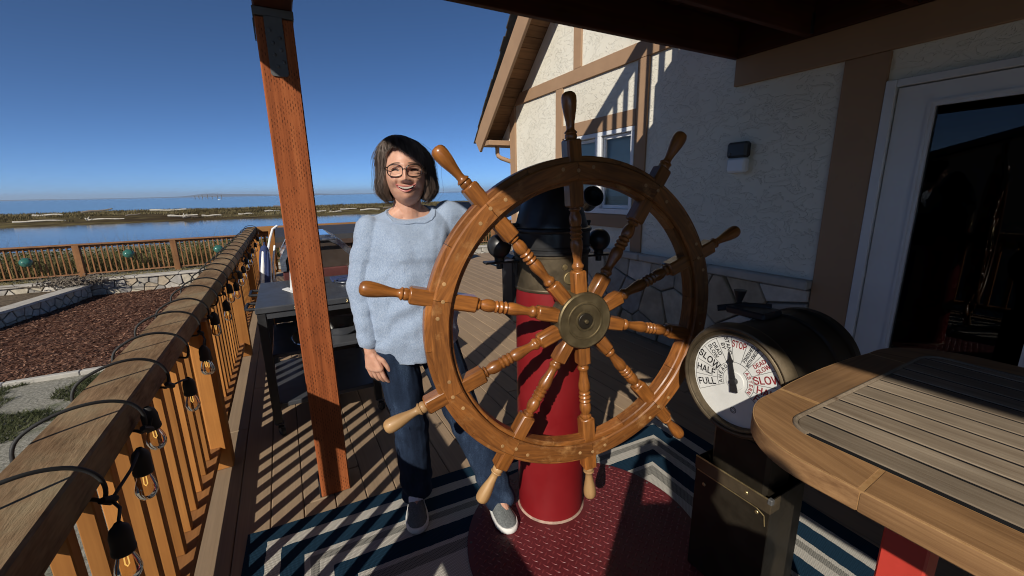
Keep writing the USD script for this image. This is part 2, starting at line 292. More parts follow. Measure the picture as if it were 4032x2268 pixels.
M['red_leg'] = plain('red_leg', (.50, .045, .03), .5, noise=.15, scale=8)
M['lug'] = plain('lug', (.17, .027, .029), .5, noise=.2, scale=30)
M['hot_cover'] = plain('hot_cover', (.040, .040, .045), .6, noise=.15, scale=6, bump=.001, bscale=120)
M['hot_cab'] = plain('hot_cab', (.06, .035, .026), .6, noise=.3, scale=5)
M['grill_brown'] = plain('grill_brown', (.05, .036, .028), .4, noise=.2, scale=6)
M['grill_red'] = plain('grill_red', (.09, .028, .025), .45, noise=.2, scale=6)
M['white_cloth'] = plain('white_cloth', (.75, .75, .73), .8, noise=.08)
M['navy_cloth'] = plain('navy_cloth', (.02, .035, .11), .85, noise=.3, scale=30)
M['paper'] = plain('paper', (.72, .72, .71), .7, noise=.06, scale=40)
M['green_glaze'] = plain('green_glaze', (.035, .13, .10), .18, noise=.25, scale=12, coat=.5)
M['mulch'] = plain('mulch', (.075, .03, .018), .95, noise=.6, scale=35, bump=.012, bscale=60, spec=.1)
M['chip_a'] = plain('chip_a', (.125, .052, .028), .9, noise=.4, scale=40); M['chip_b'] = plain('chip_b', (.30, .16, .10), .9, noise=.3, scale=40); M['chip_c'] = plain('chip_c', (.06, .025, .015), .9, noise=.3, scale=40)
M['gravel'] = plain('gravel', (.30, .29, .25), .95, noise=.45, scale=30, bump=.012, bscale=55, spec=.15)
M['soil'] = plain('soil', (.13, .10, .07), .95, noise=.5, scale=9, bump=.03, bscale=14, spec=.1)
M['driftwood'] = plain('driftwood', (.48, .44, .37), .85, noise=.3, scale=6, bump=.004)
M['driftdark'] = plain('driftdark', (.16, .13, .10), .9, noise=.35, scale=6, bump=.004)
M['hazed_hill'] = plain('hazed_hill', (.075, .10, .12), .95, noise=.2, scale=.004)  # blue of the distance haze put into the land colour
M['glass'] = material('glass', {'f': ('fresnel', {'IOR': 1.5}), 't': ('transparent_bsdf', {'color': (.86, .90, .88)}), 'g': ('glossy_bsdf', {'color': (1, 1, 1), 'roughness': .01}), 'm': ('mix_closure', {})},
    [('f.fac', 'm.fac'), ('t.BSDF', 'm.closure1'), ('g.BSDF', 'm.closure2')], surface='m.closure')
M['door_glass'] = material('door_glass', {'f': ('fresnel', {'IOR': 1.42}), 't': ('transparent_bsdf', {'color': (.5, .5, .5)}), 'g': ('glossy_bsdf', {'color': (1, 1, 1), 'roughness': .005}), 'm': ('mix_closure', {})},
    [('f.fac', 'm.fac'), ('t.BSDF', 'm.closure1'), ('g.BSDF', 'm.closure2')], surface='m.closure')
M['bulb_glass'] = material('bulb_glass', {'f': ('fresnel', {'IOR': 1.5}), 't': ('transparent_bsdf', {'color': (.93, .88, .78)}), 'g': ('glossy_bsdf', {'color': (1, 1, 1), 'roughness': .02}), 'm': ('mix_closure', {})},
    [('f.fac', 'm.fac'), ('t.BSDF', 'm.closure1'), ('g.BSDF', 'm.closure2')], surface='m.closure')
M['filament'] = material('filament', {'p': ('principled_bsdf', {'base_color': (.9, .6, .2), 'emission_color': (1.0, .62, .18), 'emission_strength': .9})}, [])
M['dial'] = plain('dial', (.66, .66, .63), .4, noise=.08, scale=14, coat=.3)
M['ink'] = plain('ink', (.025, .025, .028), .5, noise=.1); M['ink_red'] = plain('ink_red', (.25, .03, .035), .5, noise=.1)
# ------------------------------------------------------------ deck
YZ = lambda x0: np.array([[0, 0, 1, x0], [1, 0, 0, 0], [0, 1, 0, 0], [0, 0, 0, 1.0]])     # local (a, b, c) -> y = a, z = b, x = x0 + c
XZ = lambda y0: np.array([[1, 0, 0, 0], [0, 0, -1, y0], [0, 1, 0, 0], [0, 0, 0, 1.0]])    # local (a, b, c) -> x = a, z = b, y = y0 - c
deck = T('deck', kind='structure')
PITCH_B = .143
k = -4
while True:
    x0 = .0598+PITCH_B*k+.0015; x1 = x0+.140; k += 1
    if x0 > 7.8: break
    if x0 < -.57: x0 = -.60
    if x1 > 3.13 and x0 < 3.13: pass
    cuts = ([-7.0] if x0 < 3.13 else [5.78])
    off = rng.uniform(1.2, 3.6)
    y = cuts[0]+off
    while y < 9.0: cuts.append(y); y += 3.66
    cuts.append(9.42)
    if cuts[-1]-cuts[-2] < .5: cuts.pop(-2)
    for a, b_ in zip(cuts[:-1], cuts[1:]):
        put('deck_board', B().box([x0, a+.0015, -.026], [x1, b_-.0015, 0], .004), M['composite'], deck)
put('deck_fascia', B().box([-.63, -7.0, -.24], [-.602, 9.45, -.005]), M['composite'], deck)
put('deck_fascia', B().box([-.6, 9.425, -.24], [7.9, 9.45, -.005]), M['composite'], deck)
put('deck_framing', B().box([-.58, -6.9, -.25], [7.8, 9.40, -.03]), M['dark_room'], deck)
for xx in (-.5, 1.2, 3.0, 5, 7.5): put('pier', B().box([xx-.08, 9.2, -1.6], [xx+.08, 9.36, -.251]), M['stain_y'], deck)

# ------------------------------------------------------------ left railing
RY0, RY1 = -6.6, 8.93
posts_y = [-6.5, -4.9, -3.1, -1.15, .735, 2.638, 4.56, 6.5, 8.86]
rail = T('deck_railing', 'brown wooden deck railing running along the left side of the deck', 'railing', (-.5, 3.5, 0))
def rough(b, amp=.0016, s=6):
    v, f = b.arr(); return v, f
put('cap_rail', B().box([-.580, RY0, .867], [-.436, RY1, .955], .006), M['cap_wood'], rail)
put('sub_rail', B().box([-.556, RY0, .790], [-.512, RY1, .865], .003), M['cedar_y'], rail)
put('bottom_rail', B().box([-.556, RY0, .103], [-.462, RY1, .141], .003), M['cedar_y'], rail)
for py in posts_y:
    put('post', B().box([-.508, py-.045, 0.001], [-.418, py+.045, .866], .004), M['cedar_z'], rail)
    put('post_trim', B().box([-.556, py+.048, .142], [-.470, py+.086, .789], .003), M['cedar_z'], rail)
yb = RY0+.05; nb = 0
while yb < RY1-.05:
    if min(abs(yb-p) for p in posts_y) > .075:
        put('baluster', B().box([-.532, yb-.019, .142], [-.494, yb+.019, .866], .003), M['cedar_z'], rail)
    yb += .135
# end rail across the far end
rail2 = T('end_railing', 'short wooden railing across the far end of the deck behind the hot tub', 'railing', (.6, 8.87, 0))
put('cap_rail', B().box([-.434, 8.80, .867], [1.9, 8.944, .955], .006), M['cedar_x'], rail2)
put('sub_rail', B().box([-.415, 8.87, .790], [1.9, 8.91, .865], .003), M['cedar_x'], rail2)
put('bottom_rail', B().box([-.415, 8.83, .103], [1.9, 8.92, .141], .003), M['cedar_x'], rail2)
for px in (.55, 1.86): put('post', B().box([px-.045, 8.826, .001], [px+.045, 8.866, .866]), M['cedar_z'], rail2)
for xb in np.arange(-.33, 1.8, .135):
    if abs(xb-.55) > .07: put('baluster', B().box([xb-.019, 8.868, .142], [xb+.019, 8.906, .789], .003), M['cedar_z'], rail2)

# ------------------------------------------------------------ roof post and the deck overhead
post = T('roof_post', 'red-brown stained square post with incised faces holding up the overhead deck', 'post', (.0685, 2.13, 0))
put('timber', B().box([0, 2.063, .002], [.137, 2.20, 2.185], .005), M['post'], post)
pc = T('post_bracket', 'grey galvanised strap bracket bolted to the top of the red-brown post', 'bracket', (.0685, 2.13, 2.0))
bb = B().box([-.004, 2.059, 2.187], [.141, 2.204, 2.217], .002)
put('saddle', bb, M['galv'], pc)
bb = B().prism(Polygon(list(arc((.045, 1.982), .012, math.pi, 1.5*math.pi, 5))+list(arc((.085, 1.982), .012, 1.5*math.pi, 2*math.pi, 5))+[(.097, 2.186), (.033, 2.186)]), 0, .005, XZ(2.0625))
sp = put('strap', bb, M['galv'], pc)
put('side_strap', B().box([-.006, 2.10, 2.12], [-.0005, 2.16, 2.186], .001), M['galv'], pc)
for bx, bz in [(.048, 2.136), (.081, 2.112), (.055, 2.092), (.081, 2.069), (.055, 2.049), (.085, 2.024), (.062, 2.006)]:
    put('bolt', B().lathe([(0, .006), (.0045, .0055), (.0065, .003), (.0065, 0)], 10, TR(frame([0, -1, 0]), (bx, 2.0572, bz))), M['galv'], pc)
put('base_plate', B().box([-.008, 2.07, .001], [-.0005, 2.19, .075], .001), M['black_metal'], pc)

up = T('overhead_deck', 'dark red-brown overhead deck of beams and joists shading the right side', 'deck', (1.3, 0, 2.43))
put('beam', B().box([0.0, -6.8, 2.219], [.14, 2.195, 2.428], .006), M['stain_y'], up)  # overhead deck lengthened behind the camera to hold back sky light
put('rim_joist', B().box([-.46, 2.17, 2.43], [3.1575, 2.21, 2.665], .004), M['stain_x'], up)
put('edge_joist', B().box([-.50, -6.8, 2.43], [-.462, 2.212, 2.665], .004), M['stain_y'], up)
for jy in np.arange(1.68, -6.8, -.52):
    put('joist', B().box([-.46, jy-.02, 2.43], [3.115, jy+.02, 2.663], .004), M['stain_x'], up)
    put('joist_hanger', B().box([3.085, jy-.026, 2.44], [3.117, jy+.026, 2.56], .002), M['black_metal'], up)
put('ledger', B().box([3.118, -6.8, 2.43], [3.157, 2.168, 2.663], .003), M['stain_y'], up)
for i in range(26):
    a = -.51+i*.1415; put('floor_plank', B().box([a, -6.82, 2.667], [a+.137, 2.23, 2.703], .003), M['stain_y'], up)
# guard rail on top (out of the frame; it draws the barred shadow on the gable)
def guard(along, at, lo, hi):
    def bx(a, b, c0, c1, z0, z1):
        return B().box([a, at+c0, z0], [b, at+c1, z1]) if along == 'x' else B().box([at+c0, a, z0], [at+c1, b, z1])
    mt = M['cedar_x'] if along == 'x' else M['cedar_y']
    put('guard_cap', bx(lo, hi, -.07, .07, 3.70, 3.74), mt, up)
    put('guard_rail', bx(lo, hi, -.02, .02, 3.62, 3.698), mt, up); put('guard_rail', bx(lo, hi, -.02, .02, 2.705, 2.84), mt, up)
    for a in np.arange(lo+.1, hi, .163): put('guard_baluster', bx(a-.021, a+.021, -.021, .021, 2.842, 3.618), M['cedar_z'], up)
    for a in np.arange(lo, hi+.01, (hi-lo)/2): put('guard_post', bx(a-.045, a+.045, .025, .068, 2.45 if along == 'x' else 2.71, 3.698), M['cedar_z'], up)
guard('x', 2.165, -.40, 3.05); put('guard_panel', B().box([2.25, 2.17, 2.842], [3.05, 2.182, 3.17]), M['cedar_x'], up); guard('y', -.44, -2.2, 2.0)

# ------------------------------------------------------------ house
WX = 3.16
house = T('house', 'cream stucco house with tan half-timber boards, white window and steep gable roof', 'house', (3.3, 2.5, 0))
rake = lambda y: 2.26+.904*(6.08-y)
RIDGE = 1.2
wall = Polygon([(-7, .86), (5.765, .86), (5.765, 2.2), (6.15, 2.2), (6.08, 2.26), (RIDGE, rake(RIDGE)), (-3.2, rake(RIDGE)-.904*(RIDGE+3.2)), (-7, 2.7)])
wall = wall.difference(sbox(3.205, 1.235, 4.375, 2.105)).difference(sbox(.27, 0, 1.225, 2.075))
stones_seed = 11
put('wall', B().prism(wall, 0, .16, YZ(WX)), M['stucco'], house, smooth=False)
put('lower_wall', B().box([3.155, 1.462, -.01], [3.32, 5.76, .858], .002), M['mortar'], house)
put('lower_wall', B().box([3.16, -7, -.01], [3.32, .27, .858], .002), M['stucco'], house)
put('end_wall', B().box([3.322, 5.60, -1.5], [9.5, 5.755, 2.2], .002), M['stucco'], house)
put('wing_wall', B().box([.3, -7.0, -1.5], [3.155, -6.83, 4.2], .002), M['stucco'], house)  # unseen wall added to block the bright sky behind the camera
put('back_wall', B().box([9.3, -3, -1.5], [9.5, 5.6, 2.4], .002), M['stucco'], house)
# stones of the lower wall, each its own piece
pts = scatter(4.3, .80, 44, .225, 5)
for i, c in enumerate(voronoi_cells(sbox(0, 0, 4.30, .795), pts, .015)):
    th = .028+.02*((i*37) % 10)/10
    m_ = YZ(3.1545).copy(); m_[:3, 2] *= -1; m_[1, 3] = 1.462       # c towards the viewer (-x)
    put('stone', B().slab(c, 0, th, .009, m_, .09), M[f'stone{(i*7) % 6}'], house, smooth=30)
for a in np.arange(1.462, 5.7, .78):
    put('ledge_stone', B().box([3.075, a+.004, .797], [3.157, min(a+.776, 5.74), .862], .01), M['capstone'], house)
def trim(y0, y1, z0, z1, proud=.022, nm='trim_board'):
    put(nm, B().box([WX-proud, y0, z0], [WX+.004, y1, z1], .003), M['trim'], house)
trim(2.22, 5.602, 2.692, 2.838, .024)                 # belt
trim(5.604, 5.764, -.0, 2.69, .026); trim(4.43, 4.57, .864, 2.690); trim(3.06, 3.202, .864, 2.690); trim(4.08, 4.22, 2.840, rake(4.22)-.01)
trim(3.204, 4.428, 2.106, 2.258); trim(3.204, 4.428, 1.095, 1.232); trim(1.235, 1.462, -.0, 2.236); trim(.05, .262, 0, 2.236)
trim(-2.3, 2.185, 2.238, 2.428, .03); 
for a, b_ in ((5.55, 4.23), (4.07, 2.3)):
    pass
put('trim_board', B().box([WX-.024, 0, 0], [WX+.004, 2.3, .14], .003, TR(np.array([[1, 0, 0], [0, -.742, .671], [0, .671, .742]]) @ np.diag([1, 1, 1]), (0, 5.75, 2.60-.0))), M['trim'], house) if False else None
pane = lambda x, y0, y1, z0, z1: (np.array([[x, y0, z0], [x, y1, z0], [x, y1, z1], [x, y0, z1]], float), np.array([[0, 2, 1], [0, 3, 2]]))      # a thin sheet facing -x
# window: frame, two sashes, panes, blinds
wf = B()
for y0, y1, z0, z1 in ((3.208, 4.372, 2.058, 2.102), (3.208, 4.372, 1.238, 1.292), (3.208, 3.252, 1.292, 2.058), (4.328, 4.372, 1.292, 2.058), (3.70, 3.80, 1.292, 2.058)):
    wf.box([WX-.026, y0, z0], [WX+.07, y1, z1], .004)
wn = put('window_frame', wf, M['white_vinyl'], house)
for (y0, y1), dx in (((3.256, 3.696), .012), ((3.804, 4.324), .035)):
    s_ = B()
    for a in ((y0, y1, 2.02, 2.054), (y0, y1, 1.296, 1.332), (y0, y0+.034, 1.333, 2.019), (y1-.034, y1, 1.333, 2.019)):
        s_.box([WX+dx, a[0], a[2]], [WX+dx+.03, a[1], a[3]], .003)
    put('sash', s_, M['white_vinyl'], wn)
    put('pane', pane(WX+dx+.014, y0+.03, y1-.03, 1.328, 2.024), M['glass'], wn, smooth=False)
bl = B()
for z in np.arange(1.30, 2.06, .048): bl.box([-.030, 3.212, -.0015], [.030, 4.368, .0015], .0005, TR(np.array([[math.cos(1.3), 0, math.sin(1.3)], [0, 1, 0], [-math.sin(1.3), 0, math.cos(1.3)]]), (WX+.080, 0, z)))
put('blind', bl, M['blind'], wn)
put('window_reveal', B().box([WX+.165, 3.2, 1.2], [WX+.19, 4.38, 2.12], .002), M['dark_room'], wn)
# glazed door
put('door_frame', B().box([WX-.03, 1.182, 0.0], [WX+.10, 1.233, 2.072], .004).box([WX-.03, .262, 0], [WX+.10, .312, 2.072], .004).box([WX-.03, .313, 2.03], [WX+.10, 1.181, 2.072], .004), M['door_white'], house)
leaf = sbox(.318, .02, 1.176, 2.024).difference(sbox(.49, .26, 1.005, 1.905))
dl = put('door', B().prism(leaf, 0, .045, YZ(WX-.008)), M['door_white'], house, smooth=False)
mo = B()
for r0, r1, pr in ((.0, .014, .010), (.014, .03, .006)):
    ring = sbox(.462+r0, .232+r0, 1.033-r0, 1.933-r0).difference(sbox(.462+r1, .232+r1, 1.033-r1, 1.933-r1)); mo.prism(ring, 0, pr, YZ(WX-.008-pr))
put('moulding', mo, M['door_white'], dl, smooth=False)
put('pane', pane(WX+.012, .486, 1.009, .256, 1.909), M['door_glass'], dl, smooth=False)
put('handle', B().tube([(WX-.01, .37, 1.0), (WX-.06, .37, 1.0), (WX-.062, .37, 1.0), (WX-.064, .47, 1.0)], .009, 10).lathe([(0, .008), (.026, .006), (.028, 0)], 20, TR(frame([-1, 0, 0]), (WX-.009, .37, 1.0))), M['galv'], dl)
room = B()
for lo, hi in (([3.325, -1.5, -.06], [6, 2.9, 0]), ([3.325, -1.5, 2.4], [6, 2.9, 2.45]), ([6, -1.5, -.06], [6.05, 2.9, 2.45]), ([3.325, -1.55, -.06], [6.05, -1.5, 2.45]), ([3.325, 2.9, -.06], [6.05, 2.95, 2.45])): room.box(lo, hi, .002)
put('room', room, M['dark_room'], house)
# roof: soffit boards, fascia, shingles, eave box, gutter pipe
ca, sa = math.cos(math.atan(.904)), math.sin(math.atan(.904))
RK = np.array([[1, 0, 0], [0, -ca, sa], [0, sa, ca]])       # local y runs up the rake, z is the roof's normal
XO, S0 = 2.765, (6.08-6.14)                                  # outer face of the fascia; start of the slope
base = np.array([0, 6.14, rake(6.14)])
L = (6.14-RIDGE)/ca
for i in range(int(L/.142)):
    put('soffit_board', B().box([XO+.03, i*.142+.002, .002], [WX+.10, i*.142+.140, .022], .003, TR(RK, base)), M['wood_soffit'], house)
put('fascia', B().box([XO-.012, 0, -.165], [XO+.028, L, .085], .003, TR(RK, base)), M['trim'], house)
put('fascia_batten', B().box([XO+.030, .05, -.05], [XO+.055, L, -.001], .003, TR(RK, base)), M['trim'], house)
put('roof_deck', B().box([XO+.03, 0, .024], [9.6, L, .05], .003, TR(RK, base)), M['wood_soffit'], house)
RK2 = RK.copy(); RK2[1, 1] *= -1; RK2[1, 2] *= -1; RK2 = np.stack([-RK[:, 0]*0+[1, 0, 0], [0, ca, sa], [0, -sa, ca]], 1)
put('roof_slope', B().box([XO+.03, -4.6, .0], [9.6, 0, .06], .003, TR(np.stack([[1, 0, 0], [0, ca, sa], [0, -sa, ca]], 1), (0, RIDGE, rake(RIDGE)))), M['shingle'], house)
for i in range(int(L/.14)):
    j = rng.uniform(-.012, .012)
    put('shingle_course', B().box([XO-.03+j, i*.14-.03, .055], [9.65, i*.14+.16, .068+.006*rng.random()], .003, TR(RK @ np.array([[1, 0, 0], [0, 1, .09], [0, -.09, 1]]).T, base)), M['shingle'], house)
put('eave_box', B().box([XO+.03, 5.77, 2.165], [9.6, 6.11, 2.235], .004), M['trim'], house)
put('eave_fascia', B().box([XO-.012, 6.862, 2.0], [9.6, 6.90, 2.22], .004), M['trim'], house) if False else None
put('gutter_pipe', B().tube([(3.0, 5.92, 2.17), (3.0, 5.92, 2.06), (3.006, 5.90, 2.02), (3.03, 5.86, 1.99), (3.19, 5.80, 1.93), (3.215, 5.795, 1.90), (3.22, 5.795, 1.85), (3.22, 5.795, .2)], .032, 12), M['trim'], house)
# wall lamp
lamp = T('wall_lamp', 'small black dusk sensor wall lamp with clear lower lens on the shaded stucco', 'lamp', (3.13, 2.085, 1.7))
put('housing', B().box([3.085, 2.005, 1.715], [3.159, 2.165, 1.83], .016), M['black_metal'], lamp)
put('lens', B().box([3.09, 2.010, 1.605], [3.159, 2.160, 1.713], .014), M['white_vinyl'], lamp)
put('sensor', B().lathe([(0, .006), (.008, .005), (.010, 0)], 14, TR(frame([-1, 0, 0]), (3.0845, 2.13, 1.745))), M['galv'], lamp)
# ------------------------------------------------------------ land, water, horizon
def fnoise(x, y, s, o=4, seed=0): return meshkit.fbm(np.stack([x*s, y*s, np.zeros_like(x)], -1), o, seed)-.5
def ground_z(x, y):
    z = np.full_like(x, -1.5)
    z = np.where(y > 17.6, -1.02, z)
    far = np.interp(y, [18.9, 22, 30, 40, 46], [-1.02, -1.15, -1.5, -1.9, -2.35])
    z = np.where(y > 18.9, far, z)
    edge = 82+5*fnoise(x, y*0, .03, 3, 4)
    t = (y-edge)
    b = np.interp(t, [-30, -4, 0, 2, 10, 20, 27, 34, 60], [-2.6, -2.3, -2.02, -1.85, -1.55, -1.12, -.98, -1.5, -3.2])
    bump_ = .35*fnoise(x, y, .12, 5, 2)*np.clip((t-1)/6, 0, 1)*np.clip((45-t)/10, 0, 1)
    return np.where(y > 50, b+bump_, z+np.where(y > 18.9, .12*fnoise(x, y, .5, 3, 1), .03*fnoise(x, y, 1.5, 3, 1)))
def grid(xs, ys, zf):
    X, Y = np.meshgrid(xs, ys); Z = zf(X, Y); v = np.stack([X, Y, Z], -1).reshape(-1, 3); n, m = X.shape
    i, j = np.meshgrid(np.arange(n-1), np.arange(m-1), indexing='ij')
    q = np.stack([i*m+j, i*m+j+1, (i+1)*m+j+1, (i+1)*m+j], -1).reshape(-1, 4); return v, np.vstack([q[:, [0, 1, 2]], q[:, [0, 2, 3]]])
M['garden'] = material('garden', {'g': ('geometry', {}), 's': ('separate_xyz', {}), 'n1': ('noise_texture', {'scale': 22.0, 'detail': 8.0, 'roughness': .7}), 'n2': ('noise_texture', {'scale': 1.3, 'detail': 6.0}),
    'gr': ('rgb_ramp', {'ramp': [(.3, (.12, .115, .09)), (.5, (.26, .25, .21)), (.7, (.44, .42, .36))]}), 'wd': ('rgb_ramp', {'ramp': [(.35, (.05, .07, .03)), (.7, (.14, .15, .07))]}), 'wm': ('map_range', {'from_min': .56, 'from_max': .66, 'clamp': True}), 'mx': ('mix', {}),
    'b': ('bump', {'strength': 1.0, 'distance': .02}), 'p': ('principled_bsdf', {'roughness': .95, 'specular_ior_level': .1})},
    [('g.position', 'n1.vector'), ('g.position', 'n2.vector'), ('n1.fac', 'gr.fac'), ('n1.fac', 'wd.fac'), ('n2.fac', 'wm.value'), ('wm.result', 'mx.fac'), ('gr.color', 'mx.color1'), ('wd.color', 'mx.color2'), ('mx.color', 'p.base_color'), ('n1.fac', 'b.height'), ('b.normal', 'p.normal')])
M['marsh'] = material('marsh', {'g': ('geometry', {}), 's': ('separate_xyz', {}), 'mp': ('mapping', {'mapping_type': 'point', 'scale': (.35, 1, 1)}), 'n1': ('noise_texture', {'scale': .9, 'detail': 9.0, 'roughness': .72}), 'n2': ('noise_texture', {'scale': .12, 'detail': 6.0, 'roughness': .6}),
    'r1': ('rgb_ramp', {'ramp': [(.30, (.022, .017, .011)), (.45, (.075, .055, .032)), (.58, (.14, .115, .06)), (.75, (.25, .21, .13))]}), 'r2': ('rgb_ramp', {'ramp': [(.35, (.5, .42, .36)), (.55, (1, 1, .8)), (.75, (1.25, 1.2, .85))]}), 'mx': ('mix', {'mix_type': 'multiply', 'fac': 1.0}),
    'p': ('principled_bsdf', {'roughness': .95, 'specular_ior_level': .05})},
    [('g.position', 'mp.vector'), ('mp.vector', 'n1.vector'), ('mp.vector', 'n2.vector'), ('n1.fac', 'r1.fac'), ('n2.fac', 'r2.fac'), ('r1.color', 'mx.color1'), ('r2.color', 'mx.color2'), ('mx.color', 'p.base_color')])
put('ground', grid(np.linspace(-60, 30, 181), np.concatenate([np.linspace(-30, 17.55, 96), [17.6], np.linspace(18.0, 48, 61)]), ground_z), M['garden'], kind='structure', smooth=True)
put('beach', grid(np.linspace(-420, 330, 376), np.concatenate([np.linspace(74, 125, 103), [135, 150]]), ground_z), M['marsh'], kind='structure', smooth=True)
def water(name, deep, scale, dist, rough):
    return material(name, {'g': ('geometry', {}), 'mp': ('mapping', {'mapping_type': 'point', 'scale': (.5, 1, 1)}), 'n': ('noise_texture', {'scale': scale, 'detail': 5.0, 'roughness': .6}), 'b': ('bump', {'strength': 1.0, 'distance': dist}),
        'p': ('principled_bsdf', {'base_color': deep, 'roughness': rough, 'specular_ior_level': .5, 'ior': 1.33})}, [('g.position', 'mp.vector'), ('mp.vector', 'n.vector'), ('n.fac', 'b.height'), ('b.normal', 'p.normal')])
M['lagoon'] = water('lagoon', (.06, .062, .045), 2.6, .007, .05)
M['sea'] = water('sea', (.07, .13, .18), .25, .06, .15)
put('lagoon', (np.array([[-300, 36, -2.05], [300, 36, -2.05], [300, 100, -2.05], [-300, 100, -2.05]], float), np.array([[0, 1, 2], [0, 2, 3]])), M['lagoon'], kind='structure', smooth=False)
put('sea', (np.array([[-24000, 112, -2.3], [24000, 112, -2.3], [24000, 24000, -2.3], [-24000, 24000, -2.3]], float), np.array([[0, 1, 2], [0, 2, 3]])), M['sea'], kind='structure', smooth=False)
# far shore: a long low land and a hump of an island, 14 km out
def ridge(y, prof, x0, x1, n, thick, name):
    xs = np.linspace(x0, x1, n); h = prof(xs)
    v = np.vstack([np.c_[xs, np.full(n, y), np.full(n, -3)], np.c_[xs, y+thick*.4+0*xs, h], np.c_[xs, np.full(n, y+thick), np.full(n, -3)]])
    i = np.arange(n-1); f = np.vstack([np.c_[i, i+1, n+i+1], np.c_[i, n+i+1, n+i], np.c_[n+i, n+i+1, 2*n+i+1], np.c_[n+i, 2*n+i+1, 2*n+i]])
    put(name, (v, f), M['hazed_hill'], kind='structure', smooth=True)
YF = 14000.0
xs_of = lambda px: YF*np.interp(px, [0, 350, 700, 1100, 1300], [-.416, -.20, -.007, .2, .31])
def prof(xs):
    h = 12+16*(fnoise(xs, xs*0, .0009, 4, 9)+.25).clip(0)
    a = (xs-xs_of(480))/(.033*YF); h = h+50*np.exp(-a*a*1.2)+34*np.exp(-((xs-xs_of(545))/(.05*YF))**2)+26*np.exp(-((xs-xs_of(830))/(.04*YF))**2)+20*np.exp(-((xs-xs_of(640))/(.05*YF))**2)
    return h
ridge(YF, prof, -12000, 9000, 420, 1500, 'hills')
# piles standing far out
pl = T('old_pilings', 'row of distant old wooden pilings standing in the sea', 'pilings', (-150, 1050, -2.3))
for i, dx in enumerate([0, 6, 11, 19, 26, 34, 40]): put('pile', B().tube([(-141+dx*1.05, 1000, -3), (-141+dx*1.05, 1000, 3.0+((i*5) % 4)*.9)], .5, 6), M['driftdark'], pl)
bt = T('motor_boat', 'tiny white boat far out on the sea', 'boat', (-66, 640, -2.2))
put('hull', B().prism(Polygon([(-67.5, -2.25), (-65, -2.25), (-64.6, -1.8), (-67.6, -1.8)]), 0, 1.0, XZ(640.6)), M['white_vinyl'], bt, smooth=False)
put('cabin', B().box([-67.0, 639.8, -1.8], [-66, 640.4, -1.35]), M['white_vinyl'], bt)
# driftwood logs on the berm
LOGS = [(-38.5, 84.6, 6.4, .08, .30, 0), (-31.5, 88, 9, .1, .22, 0), (-24, 87.5, 7, -.05, .2, 0), (-22, 93, 3.2, .2, .2, 1), (-44, 97, 6, .02, .3, 0), (-14.5, 88.2, 6.5, .0, .26, 0), (-10.5, 87.6, 4.5, .12, .24, 0), (-5.5, 88.6, 4, -.1, .22, 0), (-13, 85.2, 3.4, .5, .3, 1), (-1.5, 92, 4, 0, .25, 0),
        (1.2, 88, 3, .1, .2, 0), (6, 88, 5, .12, .24, 0), (9, 86, 3.4, -.1, .22, 0), (12, 91, 5, .05, .22, 0), (15.5, 87, 6, .02, .26, 0), (20, 89, 5, -.08, .25, 1), (-29.5, 104, 7, .02, .3, 1), (-19, 103, 9, .03, .3, 0), (2, 104.5, 11, .0, .32, 1), (-35, 101, 6, .06, .3, 0)]
def px_of(P_): w = np.asarray(P_, float)-[0, 0, CAMH]; return 512+FPX/4032*1024*(w @ _r)/(w @ _f)
LM = [(-20, 'the left edge of the view'), (25, 'the leftmost green dome'), (76, 'the leftmost fence post'), (127, 'the middle green dome'), (178, 'the second fence post'), (221, 'the third green dome'), (252, 'the railing end'), (300, 'the roof post'), (345, 'the cart'), (400, "the woman's head"), (450, "the woman's raised shoulder"), (1100, 'the house')]
LOGL, _seen = [], {}
for i, (x, y, l, a, r, dk) in enumerate(LOGS):
    px = px_of((x, y, -1)); nm = min(LM, key=lambda q: abs(q[0]-px))[1]; row = 'at the water edge' if y < 87.3 else 'mid beach' if y < 98 else 'on the far beach crest'
    t_ = f"{'dark' if dk else 'pale'} {'long' if l > 6 else 'short'} driftwood log {row} above {nm}"; k_ = _seen.get(t_, 0); _seen[t_] = k_+1
    LOGL.append(t_ if k_ == 0 else t_.replace('driftwood log', ['', 'thin log', 'thin log farther right'][k_]))
for i, (x, y, l, a, r, dk) in enumerate(LOGS):
    z = float(ground_z(np.array([x]), np.array([y]))[0])+r*.75; d = np.array([math.cos(a), math.sin(a)*.4, 0]); n_ = 9; l *= .62
    ln = T('driftwood_log', LOGL[i], 'log', (x, y, z), 'driftwood logs on the beach')
    tt = np.linspace(-.5, .5, n_); p = np.c_[x+d[0]*l*tt, y+d[1]*l*tt, z+.25*r*np.sin(tt*7+i)+ (0.12*l*(tt+.5) if i in (3, 16) else 0)]
    put('trunk', B().tube(p, .62*np.linspace(r, r*.6, n_)*(1+.15*np.sin(np.arange(n_)*2.1+i)), 8), M['driftdark' if dk else 'driftwood'], ln)
    if i in (8, 11, 2):
        bb = B()
        for k in range(7): q = (rng.normal(size=3)*[.5, .3, .45]+[0, 0, .5])*.6; bb.tube([p[0], p[0]+q*.6, p[0]+q*1.2+[0, 0, .1]], [.14, .1, .04], 5)
        put('roots', bb, M['driftwood'], ln)
